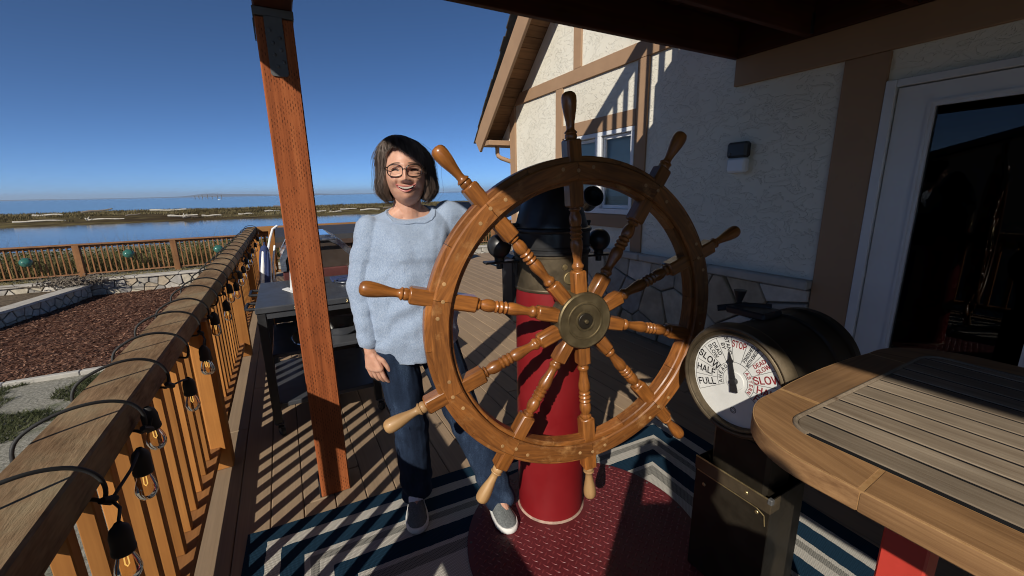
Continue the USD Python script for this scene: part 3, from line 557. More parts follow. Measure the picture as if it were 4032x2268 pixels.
# grass of the beach: tufts as one mass
M['dune_grass'] = material('dune_grass', {'g': ('geometry', {}), 'n': ('noise_texture', {'scale': .25, 'detail': 6.0}), 'r': ('rgb_ramp', {'ramp': [(.3, (.055, .044, .024)), (.5, (.15, .12, .058)), (.7, (.30, .25, .135))]}), 'd': ('diffuse_bsdf', {}), 't': ('translucent_bsdf', {}), 'm': ('mix_closure', {'fac': .3})},
    [('g.position', 'n.vector'), ('n.fac', 'r.fac'), ('r.color', 'd.color'), ('r.color', 't.color'), ('d.BSDF', 'm.closure1'), ('t.BSDF', 'm.closure2')], surface='m.closure')
def blades(P0, h, w, lean, seed, seg=1):
    g = np.random.default_rng(seed); n = len(P0); a = g.uniform(0, 2*np.pi, n); wd = np.c_[np.cos(a), np.sin(a), np.zeros(n)]*w*.5
    top = P0+np.c_[g.normal(0, lean, n)*h+lean*.4*h, g.normal(0, lean, n)*h, h*g.uniform(.75, 1.1, n)]
    v = np.stack([P0-wd, P0+wd, top], 1).reshape(-1, 3); return v, np.arange(3*n).reshape(-1, 3)
g = np.random.default_rng(3); n = 42000
x = g.uniform(-110, 45, n); y = g.uniform(84, 112, n); m = (fnoise(x, y, .09, 4, 6) > -.06)|(y > 97)&(y < 108); x, y = x[m], y[m]
P0 = np.c_[x, y, ground_z(x, y)-.02]; put('beach_grass', blades(P0, .26+.22*g.random(len(P0)), .13, .35, 4), M['dune_grass'], kind='stuff', smooth=False, label='tawny grass growing over the driftwood beach beyond the lagoon', cat='grass')

# air: thin even haze round everything
M['haze'] = material('haze', {'v': ('principled_volume', {'color': (.80, .90, 1.0), 'density': 6.5e-5, 'anisotropy': .25})}, [], surface=None, volume='v.volume')
put('haze', B().box([-26000, -3000, -6.0], [26000, 26000, 190], .5), M['haze'], kind='stuff', smooth=False, label='thin blue haze over the water towards the far shore', cat='haze')
# ------------------------------------------------------------ garden below the deck
ring_ = lambda *p: np.array(p)
# stone retaining wall under the fence
rw = T('retaining_wall', 'long straight stone retaining wall with flat capstones under the wooden fence', 'wall', (-3, 17.55, -1.5))
put('core', B().box([-22, 17.52, -1.7], [14, 17.9, -1.02], .01), M['mortar'], rw)
Lw = 20.0; pts = scatter(Lw, .54, 150, .235, 21)
for i, c in enumerate(voronoi_cells(sbox(0, 0, Lw, .535), pts, .022)):
    put('stone', B().slab(c, 0, .03+.03*((i*37) % 10)/10, .014, M=np.array([[1, 0, 0, -11.0], [0, 0, -1, 17.53], [0, 1, 0, -1.545], [0, 0, 0, 1.0]]), tilt=.10), M[f'stone{[0, 1, 4, 3, 0, 1, 4, 2][(i*5) % 8]}'], rw, smooth=30)
for a in np.arange(-11.2, 12.5, 1.13): put('capstone', B().box([a, 17.44, -1.018], [a+1.122, 17.86, -.955], .012), M['capstone'], rw)
# second, curved wall coming forward on the left
cw = T('curved_wall', 'low curved stone wall in shade beside the bark mulch', 'wall', (-6, 15.5, -1.5))
cp = np.array([(-5.50, 17.42), (-5.62, 16.8), (-5.78, 16.1), (-5.95, 15.3), (-6.12, 14.5), (-6.40, 13.7), (-6.9, 12.9), (-7.6, 12.2), (-8.6, 11.6)])
Lc = np.r_[0, np.cumsum(np.linalg.norm(np.diff(cp, axis=0), axis=1))]
def along(s): return np.array([np.interp(s, Lc, cp[:, 0]), np.interp(s, Lc, cp[:, 1])])
def normal_(s): t = along(s+.05)-along(s-.05); t = t/np.linalg.norm(t); return np.array([-t[1], t[0]])
core = B(); cb_ = []
n = 60; ss = np.linspace(0, Lc[-1]-.06, n); q = []
for s_ in ss:
    p, m_ = along(max(s_, .06)), normal_(max(s_, .06)); q.append((p, m_))
outl = Polygon([tuple(p) for p, m_ in q]+[tuple(p-m_*.30) for p, m_ in q[::-1]])
put('core', B().prism(outl, -1.7, -1.13), M['mortar'], cw, smooth=False)
pts = scatter(Lc[-1]-.2, .40, 60, .20, 33)
for i, c in enumerate(voronoi_cells(sbox(0, 0, Lc[-1]-.2, .395), pts, .028)):
    b = B().slab(c, 0, .035, .012); v, f = b.arr(); w = []
    for a_, z_, d_ in v: p, m_ = along(a_+.1), normal_(a_+.1); w.append([*(p+m_*d_), -1.52+z_])
    put('stone', (np.array(w), f), M[f'stone{[0, 2, 5, 0, 3, 2][(i*5) % 6]}'], cw, smooth=30)
for s0 in np.arange(.05, Lc[-1]-.75, .72):
    pp = [(along(s_), normal_(s_)) for s_ in np.linspace(s0+.006, s0+.714, 5)]
    put('capstone', B().prism(Polygon([tuple(p+m_*.07) for p, m_ in pp]+[tuple(p-m_*.33) for p, m_ in pp[::-1]]), -1.128, -1.07), M['capstone'], cw, smooth=False)
put('raised_bed', grid(np.linspace(-12, -5.62, 40), np.linspace(11.8, 17.5, 40), lambda X, Y: np.where(X < np.interp(Y, cp[::-1, 1], cp[::-1, 0])-.12, -1.2+.06*fnoise(X, Y, 2, 4, 8), -1.75)), M['soil'], kind='structure', smooth=True)
# bark mulch: a bed and loose chips
mul = lambda X, Y: -1.462+.05*fnoise(X, Y, 1.2, 4, 5)+.03*fnoise(X, Y, 9, 2, 2)
put('mulch_bed', grid(np.linspace(-8.2, -.7, 150), np.linspace(9.72, 17.52, 150), mul), M['mulch'], kind='structure', smooth=True)
g = np.random.default_rng(12); n = 60000
x = -.75-7.4*g.random(n); y = 9.75+7.7*g.random(n)**1.25
ok = (x > np.interp(y, cp[::-1, 1], cp[::-1, 0])+.05); x, y = x[ok], y[ok]; n = len(x)
a = g.normal(.15, .7, n); L_ = g.uniform(.012, .045, n); W_ = g.uniform(.004, .011, n); tl = g.normal(0, .3, (n, 2)); z = mul(x, y)+.012
d = np.c_[np.cos(a), np.sin(a), tl[:, 0]]*L_[:, None]; e = np.c_[-np.sin(a), np.cos(a), tl[:, 1]]*W_[:, None]; c = np.c_[x, y, z]
v = np.stack([c-d-e, c+d-e, c+d+e, c-d+e], 1); kindc = g.random(n)
for nm, lo, hi in (('chip_a', 0, .55), ('chip_b', .55, .72), ('chip_c', .72, 1.01)):
    k_ = (kindc >= lo) & (kindc < hi); vv = v[k_].reshape(-1, 3); put('bark_mulch', (vv, np.arange(len(vv)).reshape(-1, 4)), M[nm], kind='stuff', smooth=False, label={'chip_a': 'reddish brown bark chips of the mulch bed', 'chip_b': 'pale weathered chips scattered in the bark mulch', 'chip_c': 'dark bark chips of the mulch bed'}[nm], cat='mulch')
for i in range(7): put('edging_kerb', B().box([-7.2+i*.94, 9.56-.02*i+.05*math.sin(i), -1.6], [-7.2+i*.94+.93, 9.67-.02*i+.05*math.sin(i), -1.43], .012), M['concrete'], T('edging_kerb', f'pale concrete edging strip in front of the bark mulch, number {i+1} from the left', 'kerb', (-7+i*.94, 9.6, -1.5))) if False else None
ek = T('garden_edging', 'pale concrete edging strip between bark mulch and gravel', 'edging', (-4, 9.6, -1.5))
for i in range(7): put('edging_block', B().box([-7.2+i*.94, 9.56, -1.6], [-7.2+i*.94+.93, 9.67, -1.425], .012), M['concrete'], ek)
# weeds on the gravel
M['weed'] = material('weed', {'g': ('geometry', {}), 'n': ('noise_texture', {'scale': 3.0, 'detail': 4.0}), 'r': ('rgb_ramp', {'ramp': [(.3, (.045, .055, .025)), (.7, (.15, .16, .085))]}), 'd': ('diffuse_bsdf', {}), 't': ('translucent_bsdf', {}), 'm': ('mix_closure', {'fac': .3})},
    [('g.position', 'n.vector'), ('n.fac', 'r.fac'), ('r.color', 'd.color'), ('r.color', 't.color'), ('d.BSDF', 'm.closure1'), ('t.BSDF', 'm.closure2')], surface='m.closure')
g = np.random.default_rng(8); n = 80000; x = g.uniform(-6, -.8, n); y = g.uniform(4.5, 9.7, n)
mk = fnoise(x, y, .8, 4, 3)+.22*np.clip((y-7.4)/1.6, -1, 1) > .02; x, y = x[mk], y[mk]
put('weeds', blades(np.c_[x, y, np.full(len(x), -1.51)], .055*g.uniform(.4, 1.7, len(x)), .018, .8, 6), M['weed'], kind='stuff', smooth=False, label='low green weeds growing over the gravel by the deck', cat='weeds')
# fence
fn = T('garden_fence', 'long brown wooden baluster fence standing on the stone retaining wall by the water', 'fence', (-3, 18.75, -.98))
fp = [-11.1+2.53*i for i in range(9)]
for p in fp: put('post', B().box([p-.085, 18.655, -1.08], [p+.085, 18.83, .03], .006), M['fence_z'], fn)
put('cap_rail', B().box([-12.5, 18.66, .034], [10.2, 18.86, .078], .005), M['fence_x'], fn)
put('top_rail', B().box([-12.5, 18.77, -.055], [10.2, 18.81, .030], .004), M['fence_x'], fn)
put('bottom_rail', B().box([-12.5, 18.70, -.935], [10.2, 18.79, -.895], .004), M['fence_x'], fn)
xb = -11.9
while xb < 9.8:
    if min(abs(xb-p) for p in fp) > .12: put('baluster', B().box([xb-.019, 18.728, -.893], [xb+.019, 18.768, .03], .003), M['fence_z'], fn)
    xb += .1405
# green glazed domes mounted on the fence
for i, (dx, dz) in enumerate([(-7.19, -.39), (-4.72, -.32), (-2.20, -.37)]):
    dm = T('garden_dome', ['green glossy dome hung on the fence, leftmost of the three', 'green glossy dome hung on the fence, middle one of the three', 'green glossy dome hung on the fence just left of the deck railing'][i], 'dome', (dx, 18.5, dz))
    R_ = frame(nrm([.05, -.75, .62]))
    prof = [(.0, .115), (.05, .112), (.10, .095), (.135, .062), (.152, .02), (.155, -.01), (.149, -.025), (.12, -.032), (.05, -.04), (0, -.04)]
    put('shell', B().lathe(prof, 28, TR(R_, (dx, 18.52, dz))), M['green_glaze'], dm)
    put('stalk', B().tube([(dx, 18.54, dz-.02), (dx+.02, 18.62, dz-.14), (dx+.02, 18.72, dz-.16)], .016, 8), M['black_metal'], dm)
    for k in range(3): put('stud', B().sphere(np.array([dx, 18.52, dz])+R_ @ np.array([.10*math.cos(k*2.1+.5), .10*math.sin(k*2.1+.5), .098]), .010, 2), M['black_metal'], dm)
# tall dry grass and shrubs behind the fence
M['reed'] = material('reed', {'g': ('geometry', {}), 'oi': ('object_info', {}), 'n': ('noise_texture', {'scale': 2.0, 'detail': 5.0}), 'r': ('rgb_ramp', {'ramp': [(.3, (.085, .085, .032)), (.5, (.24, .20, .085)), (.72, (.42, .36, .19))]}), 'd': ('diffuse_bsdf', {}), 't': ('translucent_bsdf', {}), 'm': ('mix_closure', {'fac': .35})},
    [('g.position', 'n.vector'), ('n.fac', 'r.fac'), ('r.color', 'd.color'), ('r.color', 't.color'), ('d.BSDF', 'm.closure1'), ('t.BSDF', 'm.closure2')], surface='m.closure')
M['bush'] = material('bush', {'g': ('geometry', {}), 'n': ('noise_texture', {'scale': 1.6, 'detail': 5.0}), 'r': ('rgb_ramp', {'ramp': [(.3, (.03, .04, .014)), (.5, (.085, .10, .032)), (.72, (.20, .19, .075))]}), 'd': ('diffuse_bsdf', {}), 't': ('translucent_bsdf', {}), 'm': ('mix_closure', {'fac': .3})},
    [('g.position', 'n.vector'), ('n.fac', 'r.fac'), ('r.color', 'd.color'), ('r.color', 't.color'), ('d.BSDF', 'm.closure1'), ('t.BSDF', 'm.closure2')], surface='m.closure')
def strips(P0, h, w, lean, seed, seg=4):
    g = np.random.default_rng(seed); n = len(P0); a = g.uniform(0, 2*np.pi, n); wd = np.c_[np.cos(a), np.sin(a), np.zeros(n)]
    b_ = g.normal(0, 1, (n, 2))*lean+[.25*lean, .1*lean]; t = np.linspace(0, 1, seg); vs = []
    for tt in t:
        c = P0+np.c_[b_*(tt**2)*h[:, None], h*tt*(1-.15*tt)]; ww = w*(1-.85*tt); vs += [c-wd*ww/2, c+wd*ww/2]
    v = np.stack(vs, 1); m = 2*seg; f = []
    for i in range(seg-1): f.append([2*i, 2*i+1, 2*i+3, 2*i+2])
    f = np.array(f); F = (np.arange(n)[:, None, None]*m+f[None]).reshape(-1, 4); return v.reshape(-1, 3), F
g = np.random.default_rng(31); n = 15000; x = g.uniform(-14, 11, n); y = 19.0+5.5*g.random(n)**1.6
P0 = np.c_[x, y, ground_z(x, y)]; put('dry_grass', strips(P0, g.uniform(.45, .9, n), .02, .35, 5), M['reed'], kind='stuff', smooth=False, label='dry tawny grass standing behind the wooden fence', cat='grass')
n = 1300; x = g.uniform(-14, 11, n); y = 19.0+4*g.random(n); P0 = np.c_[x, y, ground_z(x, y)]
put('dry_grass', strips(P0, g.uniform(.9, 1.75, n), .010, .22, 15, 5), M['reed'], kind='stuff', smooth=False, label='thin tall seed stalks rising above the wooden fence against the lagoon', cat='grass')
n = 26000; x = g.uniform(-14, 11, n); y = 19.15+4.5*g.random(n); top = .62+.8*fnoise(x, y, .45, 4, 44)+.1; keep = top > .42; x, y, top = x[keep], y[keep], top[keep]; n = len(x)
c = np.c_[x, y, ground_z(x, y)+top*g.random(n)**.7]; r_ = g.normal(size=(n, 3)); r_ /= np.linalg.norm(r_, axis=1, keepdims=True); q_ = np.cross(r_, g.normal(size=(n, 3))); q_ /= np.linalg.norm(q_, axis=1, keepdims=True)
sz = g.uniform(.025, .06, n)[:, None]; v = np.stack([c-r_*sz, c+q_*sz*.45, c+r_*sz, c-q_*sz*.45], 1).reshape(-1, 3)
put('scrub', (v, np.arange(len(v)).reshape(-1, 4)), M['bush'], kind='stuff', smooth=False, label='low green brown scrub leaves behind the wooden fence', cat='scrub')
n = 5000; x = g.uniform(-11.5, 9.5, n); y = g.uniform(17.9, 18.65, n); put('duff', blades(np.c_[x, y, np.full(n, -1.03)], .07*g.uniform(.4, 1.5, n), .03, .9, 9), M['reed'], kind='stuff', smooth=False, label='dead grass litter along the top of the retaining wall', cat='grass')
# a dead branchy plant on the corner of the walls
dp = T('dead_plant', 'dry dead branches heaped where the curved wall meets the fence wall', 'plant', (-5.9, 17.3, -1.0))
g = np.random.default_rng(77); bb = B()
for k in range(34):
    p = np.array([-5.85+g.normal(0, .32), 17.25+g.normal(0, .12), -1.02]); d = np.r_[g.normal(0, .5), g.normal(0, .2), abs(g.normal(0.12, .14))]
    bb.tube([p, p+d*.4+[0, 0, .05], p+d*.8, p+d+g.normal(0, .06, 3)], [.016, .013, .009, .003], 5)
put('branch', bb, M['driftdark'], dp); 
n = 900; c = np.c_[g.normal(-5.8, .42, n), g.normal(17.25, .14, n), -1.0+abs(g.normal(0, .11, n))]; r_ = g.normal(size=(n, 3))*.03; q_ = g.normal(size=(n, 3))*.012
v = np.stack([c-r_, c+q_, c+r_, c-q_], 1).reshape(-1, 3); put('leaves', (v, np.arange(len(v)).reshape(-1, 4)), M['driftdark'], dp, smooth=False, kind='stuff')
# ------------------------------------------------------------ ship's wheel
WC = np.array([.95, 1.209, 1.022]); _az, _ti, WROT = -.161, .015, -.07
Wn = np.array([math.sin(_az)*math.cos(_ti), -math.cos(_az)*math.cos(_ti), math.sin(_ti)])
We1 = nrm(np.cross([0, 0, 1], Wn)); We2 = np.cross(Wn, We1)
wheel = T('ship_wheel', 'large varnished wooden ship wheel with ten turned spokes and bronze hub', 'ship wheel', WC)
def wframe(a, r=0):     # local x = tangent (clockwise), y = towards the viewer reversed, z = outwards along the spoke
    rad = math.sin(a)*We1+math.cos(a)*We2; tan = math.cos(a)*We1-math.sin(a)*We2
    return TR(np.stack([tan, np.cross(rad, tan), rad], 1), WC+rad*r)       # y = rad x tan = -n
def ringseg(r0, r1, a0, a1, z0, z1, n=14, bev=.004):
    """arc of a ring in the wheel's frame of its middle; y = -n, so the face towards the viewer is -z1."""
    am = (a0+a1)/2; b = B(); th = np.linspace(a0-am, a1-am, n); pr = [(r0+bev, -z1), (r1-bev, -z1), (r1, -z1+bev), (r1, -z0-bev), (r1-bev, -z0), (r0+bev, -z0), (r0, -z0-bev), (r0, -z1+bev)]
    v = np.array([[math.sin(t)*r, y, math.cos(t)*r] for t in th for r, y in pr]); m = len(pr); f = []
    for i in range(n-1):
        for j in range(m): f.append([i*m+j, (i+1)*m+j, (i+1)*m+(j+1) % m, i*m+(j+1) % m])
    f = np.array(f); b.add(v, f[:, ::-1])
    for base_, rev in ((0, False), ((n-1)*m, True)):
        c = np.arange(m)+base_; tri = np.array([[c[0], c[k], c[k+1]] for k in range(1, m-1)]); b.add(v, tri if rev else tri[:, ::-1])
    return b, am
st = math.pi/5; g_ = .0009/.55
for k in range(10):
    a0 = WROT+(k+.5)*st
    b, am = ringseg(.497, .592, a0+g_, a0+st-g_, -.026, .026)
    put('felloe', b, M['varnish_rim'], wheel, M=wframe(am))
    for z0, z1, nm in ((.026, .044, 'facing'), (-.044, -.026, 'facing')):
        b, am = ringseg(.511, .574, a0+.5*st+g_, a0+1.5*st-g_, z0, z1, bev=.005)
        f_ = put(nm, b, M['varnish_rim'], wheel, M=wframe(am))
    for da in (-.105, .105, .0):
        a = WROT+k*st+da; rad = math.sin(a)*We1+math.cos(a)*We2
        put('peg', B().lathe([(0, .0015), (.006, .0012), (.0068, 0)], 12, TR(frame(Wn), WC+rad*(.543+.01*((k+int(da*50)) % 2))+Wn*.044)), M['worn_handle'], wheel)
    # spoke
    a = WROT+k*st; Mk = wframe(a)
    def turned(pts): return B().lathe([(r, z) for z, r in pts], 20)
    sp = B().box([-.025, -.025, .088], [.025, .025, .187], .006)
    prof = [(.187, 0), (.187, .017), (.190, .0185), (.194, .0185), (.197, .0215), (.203, .023), (.209, .0215), (.212, .018), (.218, .0165), (.228, .0155), (.25, .0185), (.27, .0225), (.285, .0235), (.297, .0215), (.304, .0175), (.306, .0205), (.311, .023), (.316, .0205), (.319, .018), (.322, .0215), (.328, .024), (.334, .0215), (.337, .018), (.340, .0205), (.345, .023), (.350, .0205), (.352, .0175),
            (.359, .0215), (.371, .0235), (.386, .0225), (.398, .0175), (.404, .0155), (.407, .0185), (.410, .0225), (.4135, .0225), (.416, .018), (.420, .0175), (.420, 0)]
    sp.lathe([(r, z) for z, r in prof], 20)
    sp.box([-.0275, -.0275, .419], [.0275, .0275, .649], .006)
    s_ = put('spoke', sp, M['varnish'], wheel, M=Mk, smooth=40)
    hp = [(.648, 0), (.648, .0185), (.652, .0205), (.658, .0215), (.664, .0205), (.667, .018), (.669, .022), (.672, .0225), (.675, .0195), (.680, .0145), (.69, .0140), (.71, .0165), (.73, .0205), (.75, .0242), (.77, .0262), (.785, .0255), (.795, .0215), (.801, .013), (.803, 0)]
    hpath = uniq(s_.path, 'handle')
    hv, hf = turned(hp).arr(); usdkit.mesh(stage, hpath, (hv, hf), M['worn_handle'] if k in (5, 6, 7) else M['varnish'], smooth=45)
hubM = TR(np.stack([We1, We2, Wn], 1), WC)
hb = B().lathe([(0, -.045), (.105, -.045), (.1085, -.041), (.1085, .034), (.104, .039), (.099, .039), (.096, .0375), (.074, .0375), (.072, .041), (.067, .041), (.065, .0375), (.040, .0375), (.038, .042), (.033, .042), (.0315, .0385), (0, .0385)], 56)
put('hub', hb, M['bronze_hub'], wheel, M=hubM, smooth=30)
hc = put('hub_cap', B().lathe([(.030, .0388), (.030, .0405), (.028, .042), (0, .0425)], 36), M['bronze_dark'], wheel, M=hubM, smooth=30)
put('hub_nut', B().lathe([(.0085, .042), (.0085, .050), (.007, .052), (0, .0525)], 6), M['bronze_hub'], wheel, M=hubM, smooth=False)
put('shaft', B().lathe([(0, -.285), (.035, -.285), (.035, -.05), (.05, -.05), (.05, -.044), (0, -.044)], 24), M['bronze_dark'], wheel, M=hubM)

# ------------------------------------------------------------ binnacle
BC = np.array([.99, 1.47]); bn = np.array([math.sin(_az), -math.cos(_az), 0]); be = np.array([bn[1]*-1, bn[0], 0]); be = nrm(np.cross([0, 0, 1], bn))
M['duff_bead'] = plain('duff_bead', (.33, .22, .17), .8, noise=.5, scale=30, bump=.001)
bin_ = T('binnacle', 'ship binnacle with black hood and bronze drum on a red painted pedestal', 'binnacle', (*BC, .012))
BM = TR(np.stack([be, -bn, np.array([0, 0, 1])], 1), (*BC, 0))        # x = right, -y = towards the wheel
put('pedestal', B().lathe([(0, .0125), (.155, .0125), (.155, 1.095), (0, 1.095)], 56), M['red_paint'], bin_, M=BM, smooth=30)
put('weld_bead', B().lathe([(.155, .021), (.158, .017), (.162, .0130), (.155, .0128)], 48), M['duff_bead'], bin_, M=BM)
put('drum', B().lathe([(0, 1.096), (.158, 1.096), (.160, 1.100), (.160, 1.105), (.1575, 1.109), (.1575, 1.236), (.160, 1.240), (.160, 1.246), (0, 1.246)], 56), M['bronze'], bin_, M=BM, smooth=30)
put('bowl_band', B().lathe([(0, 1.247), (.163, 1.247), (.1665, 1.252), (.163, 1.257), (.161, 1.259), (.161, 1.268), (.1665, 1.272), (.1665, 1.276), (.161, 1.281), (.161, 1.333), (.167, 1.337), (.1695, 1.343), (.167, 1.350), (.161, 1.353), (0, 1.353)], 56), M['black_paint'], bin_, M=BM, smooth=30)
hood = put('hood', B().lathe([(0, 1.354), (.152, 1.354), (.153, 1.362), (.147, 1.375), (.137, 1.41), (.122, 1.45), (.104, 1.49), (.084, 1.53), (.063, 1.562), (.040, 1.585), (.018, 1.597), (0, 1.600)], 48), M['black_paint'], bin_, M=BM, smooth=50)
put('hood_knob', B().lathe([(.012, 1.596), (.010, 1.606), (.016, 1.612), (.020, 1.620), (.016, 1.630), (.007, 1.634), (0, 1.635)], 20, BM), M['black_paint'], hood)
wd = nrm(BM[:3, :3] @ np.array([0, -.93, .36])); wc = BM[:3, :3] @ np.array([0, -.02, 1.395])+BM[:3, 3]
put('hood_window', B().lathe([(.074, .0), (.074, .140), (.079, .144), (.082, .150), (.082, .158), (.078, .162), (.068, .162), (.066, .156), (.066, .10), (0, .098)], 40, TR(frame(wd), wc)), M['black_gloss'], hood, smooth=35)
put('window_rim', B().lathe([(.0822, .146), (.0845, .149), (.0845, .153), (.0822, .156)], 40, TR(frame(wd), wc)), M['galv'], hood, smooth=35)  # grey ring standing in for a highlight on the black window edge
for s in (-1, 1):
    put('clamp', B().box([.15*s, -.012, 1.357], [.185*s, .012, 1.372], .004, BM).tube(np.array([[.178*s, 0, 1.37], [.178*s, 0, 1.29]]) @ BM[:3, :3].T+BM[:3, 3], .007, 8), M['black_paint'], bin_)
    q = B().box([.150*s, -.024, 1.213], [.298*s, .024, 1.222], .004, BM).tube(np.array([[.16*s, 0, 1.213], [.16*s, 0, 1.17], [.15*s, 0, 1.15]]) @ BM[:3, :3].T+BM[:3, 3], .011, 8).lathe([(0, 1.19), (.014, 1.19), (.014, 1.2125)], 14, TR(np.eye(3), BM[:3, 3]+be*.232*s) @ np.eye(4))
    ar = put('sphere_arm', q, M['black_paint'], bin_)
    put('sphere', B().sphere(BM[:3, 3]+be*.232*s+np.array([0, 0, 1.283]), .049, 4).lathe([(.021, 1.2225), (.021, 1.236), (.026, 1.24)], 18, TR(np.eye(3), BM[:3, 3]+be*.232*s)), M['black_paint'], ar, smooth=True)
put('magnet_box', B().box([-.165, .03, .93], [.165, .19, 1.232], .012, BM), M['black_paint'], bin_)
lk = lambda x, z: TR(frame(bn), BM[:3, :3] @ np.array([x, -math.sqrt(max(0, .1576**2-x*x)), z])+BM[:3, 3])
put('lock', B().lathe([(0, .004), (.008, .004), (.009, .0025), (.011, .0025), (.012, 0)], 18, lk(-.012, 1.203)), M['brass'], bin_)
put('drain_cover', B().lathe([(0, .003), (.021, .003), (.023, .005), (.025, .004), (.026, -.004)], 24, lk(.008, 1.158)), M['brass'], bin_)

M_dummy = 0
# ------------------------------------------------------------ red tread plate
PX, PY, PR = 1.0, 1.22, .513
plate = T('tread_plate', 'round dark red diamond tread plate under the binnacle', 'floor plate', (PX, PY, .007))
put('disc', B().lathe([(0, .0075), (PR, .0075), (PR+.002, .009), (PR+.002, .011), (PR, .0122), (0, .0122)], 96, TR(np.eye(3), (PX, PY, 0))), M['red_plate'], plate)
lug = B(); lv = np.array([[-.0145, 0, 0], [0, -.0042, 0], [.0145, 0, 0], [0, .0042, 0], [-.008, 0, .0019], [.008, 0, .0019]]); lf = np.array([[0, 1, 4], [1, 5, 4], [1, 2, 5], [2, 3, 5], [3, 4, 5], [3, 0, 4]])
for i in range(-25, 26):
    for j in range(-25, 26):
        x, y = i*.0255, j*.0255
        xr, yr = x*math.cos(.55)-y*math.sin(.55), x*math.sin(.55)+y*math.cos(.55)
        if math.hypot(xr, yr) > PR-.022 or math.hypot(PX+xr-BC[0], PY+yr-BC[1]) < .178: continue
        a = -.55+ (0 if (i+j) % 2 else math.pi/2)+.0
        lug.add(lv, lf, TR(np.array([[math.cos(a+1.1), -math.sin(a+1.1), 0], [math.sin(a+1.1), math.cos(a+1.1), 0], [0, 0, 1]]), (PX+xr, PY+yr, .0121)))
put('tread_lugs', lug, M['lug'], plate, smooth=False, kind='stuff')
for a in np.arange(.2, 6.4, .42): put('screw', B().lathe([(0, .0026), (.004, .0022), (.006, 0)], 10, TR(np.eye(3), (PX+(PR-.014)*math.cos(a), PY+(PR-.014)*math.sin(a), .0121))), M['galv'], plate)

# ------------------------------------------------------------ rug
RA = math.atan2(-.133, 2.42); rc0 = np.array([-.315, 1.968])
RM = TR(np.array([[math.cos(RA), -math.sin(RA), 0], [math.sin(RA), math.cos(RA), 0], [0, 0, 1]]), (*rc0, .0005))
RW, RH = 2.42, 3.1
def rug_mat(name, W, H, stops, wv=210.0):
    d = {'tc': ('texture_coordinate', {}), 'dn': ('noise_texture', {'scale': 30.0, 'detail': 1.0}), 'dm': ('map_range', {'from_min': 0., 'from_max': 1., 'to_min': -.0035, 'to_max': .0035}), 'sp': ('separate_xyz', {}),
         'x2': ('math', {'math_type': 'subtract', 'value1': W}), 'y1': ('math', {'math_type': 'multiply', 'value2': -1.0}), 'y2': ('math', {'math_type': 'add', 'value2': H}),
         'm1': ('math', {'math_type': 'minimum'}), 'm2': ('math', {'math_type': 'minimum'}), 'm3': ('math', {'math_type': 'minimum'}), 'ma': ('math', {'math_type': 'add'}),
         'r': ('rgb_ramp', {'ramp': [(s, (v, v, v)) for s, v in stops], 'interpolate': False}),
         'c': ('rgb_ramp', {'ramp': [(0, (.011, .036, .066)), (.34, (.55, .52, .46)), (.67, (.03, .035, .035))], 'interpolate': False}),
         'sx': ('math', {'math_type': 'multiply', 'value2': wv}), 'sy': ('math', {'math_type': 'multiply', 'value2': wv*.55}), 'fl': ('math', {'math_type': 'floor'}), 'fh': ('math', {'math_type': 'multiply', 'value2': .5}), 'sya': ('math', {'math_type': 'add'}),
         'fx': ('math', {'math_type': 'fraction'}), 'fy': ('math', {'math_type': 'fraction'}), 'px': ('math', {'math_type': 'pingpong', 'value2': .5}), 'py': ('math', {'math_type': 'pingpong', 'value2': .5}), 'pm': ('math', {'math_type': 'multiply'}), 'sq': ('math', {'math_type': 'sqrt'}),
         'wn': ('noise_texture', {'scale': 400.0, 'detail': 2.0}), 'lum': ('map_range', {'from_min': .05, 'from_max': .42, 'to_min': .45, 'to_max': 1.08, 'clamp': True}), 'vm': ('vector_math', {'math_type': 'scale'}),
         'dk': ('math', {'math_type': 'greater_than', 'value2': .72}), 'dw': ('math', {'math_type': 'less_than', 'value2': .27}), 'dc': ('math', {'math_type': 'multiply'}), 'mx': ('mix', {'color2': (.45, .43, .38)}),
         'b': ('bump', {'strength': 1.0, 'distance': .0022}), 'p': ('principled_bsdf', {'roughness': .95, 'specular_ior_level': .1})}
    l = [('tc.object', 'sp.vector'), ('sp.x', 'x2.value2'), ('sp.x', 'm1.value1'), ('x2.value', 'm1.value2'), ('sp.y', 'y1.value1'), ('sp.y', 'y2.value1'), ('y1.value', 'm2.value1'), ('y2.value', 'm2.value2'), ('m1.value', 'm3.value1'), ('m2.value', 'm3.value2'),
         ('tc.object', 'dn.vector'), ('dn.fac', 'dm.value'), ('m3.value', 'ma.value1'), ('dm.result', 'ma.value2'), ('ma.value', 'r.fac'), ('r.color', 'c.fac'),
         ('sp.x', 'sx.value1'), ('sp.y', 'sy.value1'), ('sx.value', 'fl.value1'), ('fl.value', 'fh.value1'), ('sy.value', 'sya.value1'), ('fh.value', 'sya.value2'), ('sx.value', 'px.value1'), ('sya.value', 'py.value1'), ('px.value', 'pm.value1'), ('py.value', 'pm.value2'), ('pm.value', 'sq.value1'),
         ('sq.value', 'lum.value'), ('r.color', 'dk.value1'), ('sq.value', 'dw.value1'), ('dk.value', 'dc.value1'), ('dw.value', 'dc.value2'), ('dc.value', 'mx.fac'), ('c.color', 'mx.color1'), ('mx.color', 'vm.vector1'), ('lum.result', 'vm.scale'), ('vm.vector', 'p.base_color'), ('sq.value', 'b.height'), ('b.normal', 'p.normal')]
    return material(name, d, l)
N_, W_, D_ = .1, .5, .9
M['rug'] = rug_mat('rug', RW, RH, [(0, N_), (.082, W_), (.138, N_), (.228, W_), (.253, D_), (.287, W_), (.338, N_), (.425, W_), (.450, D_), (.505, W_), (.78, N_), (.86, W_), (.90, D_), (.95, W_)])
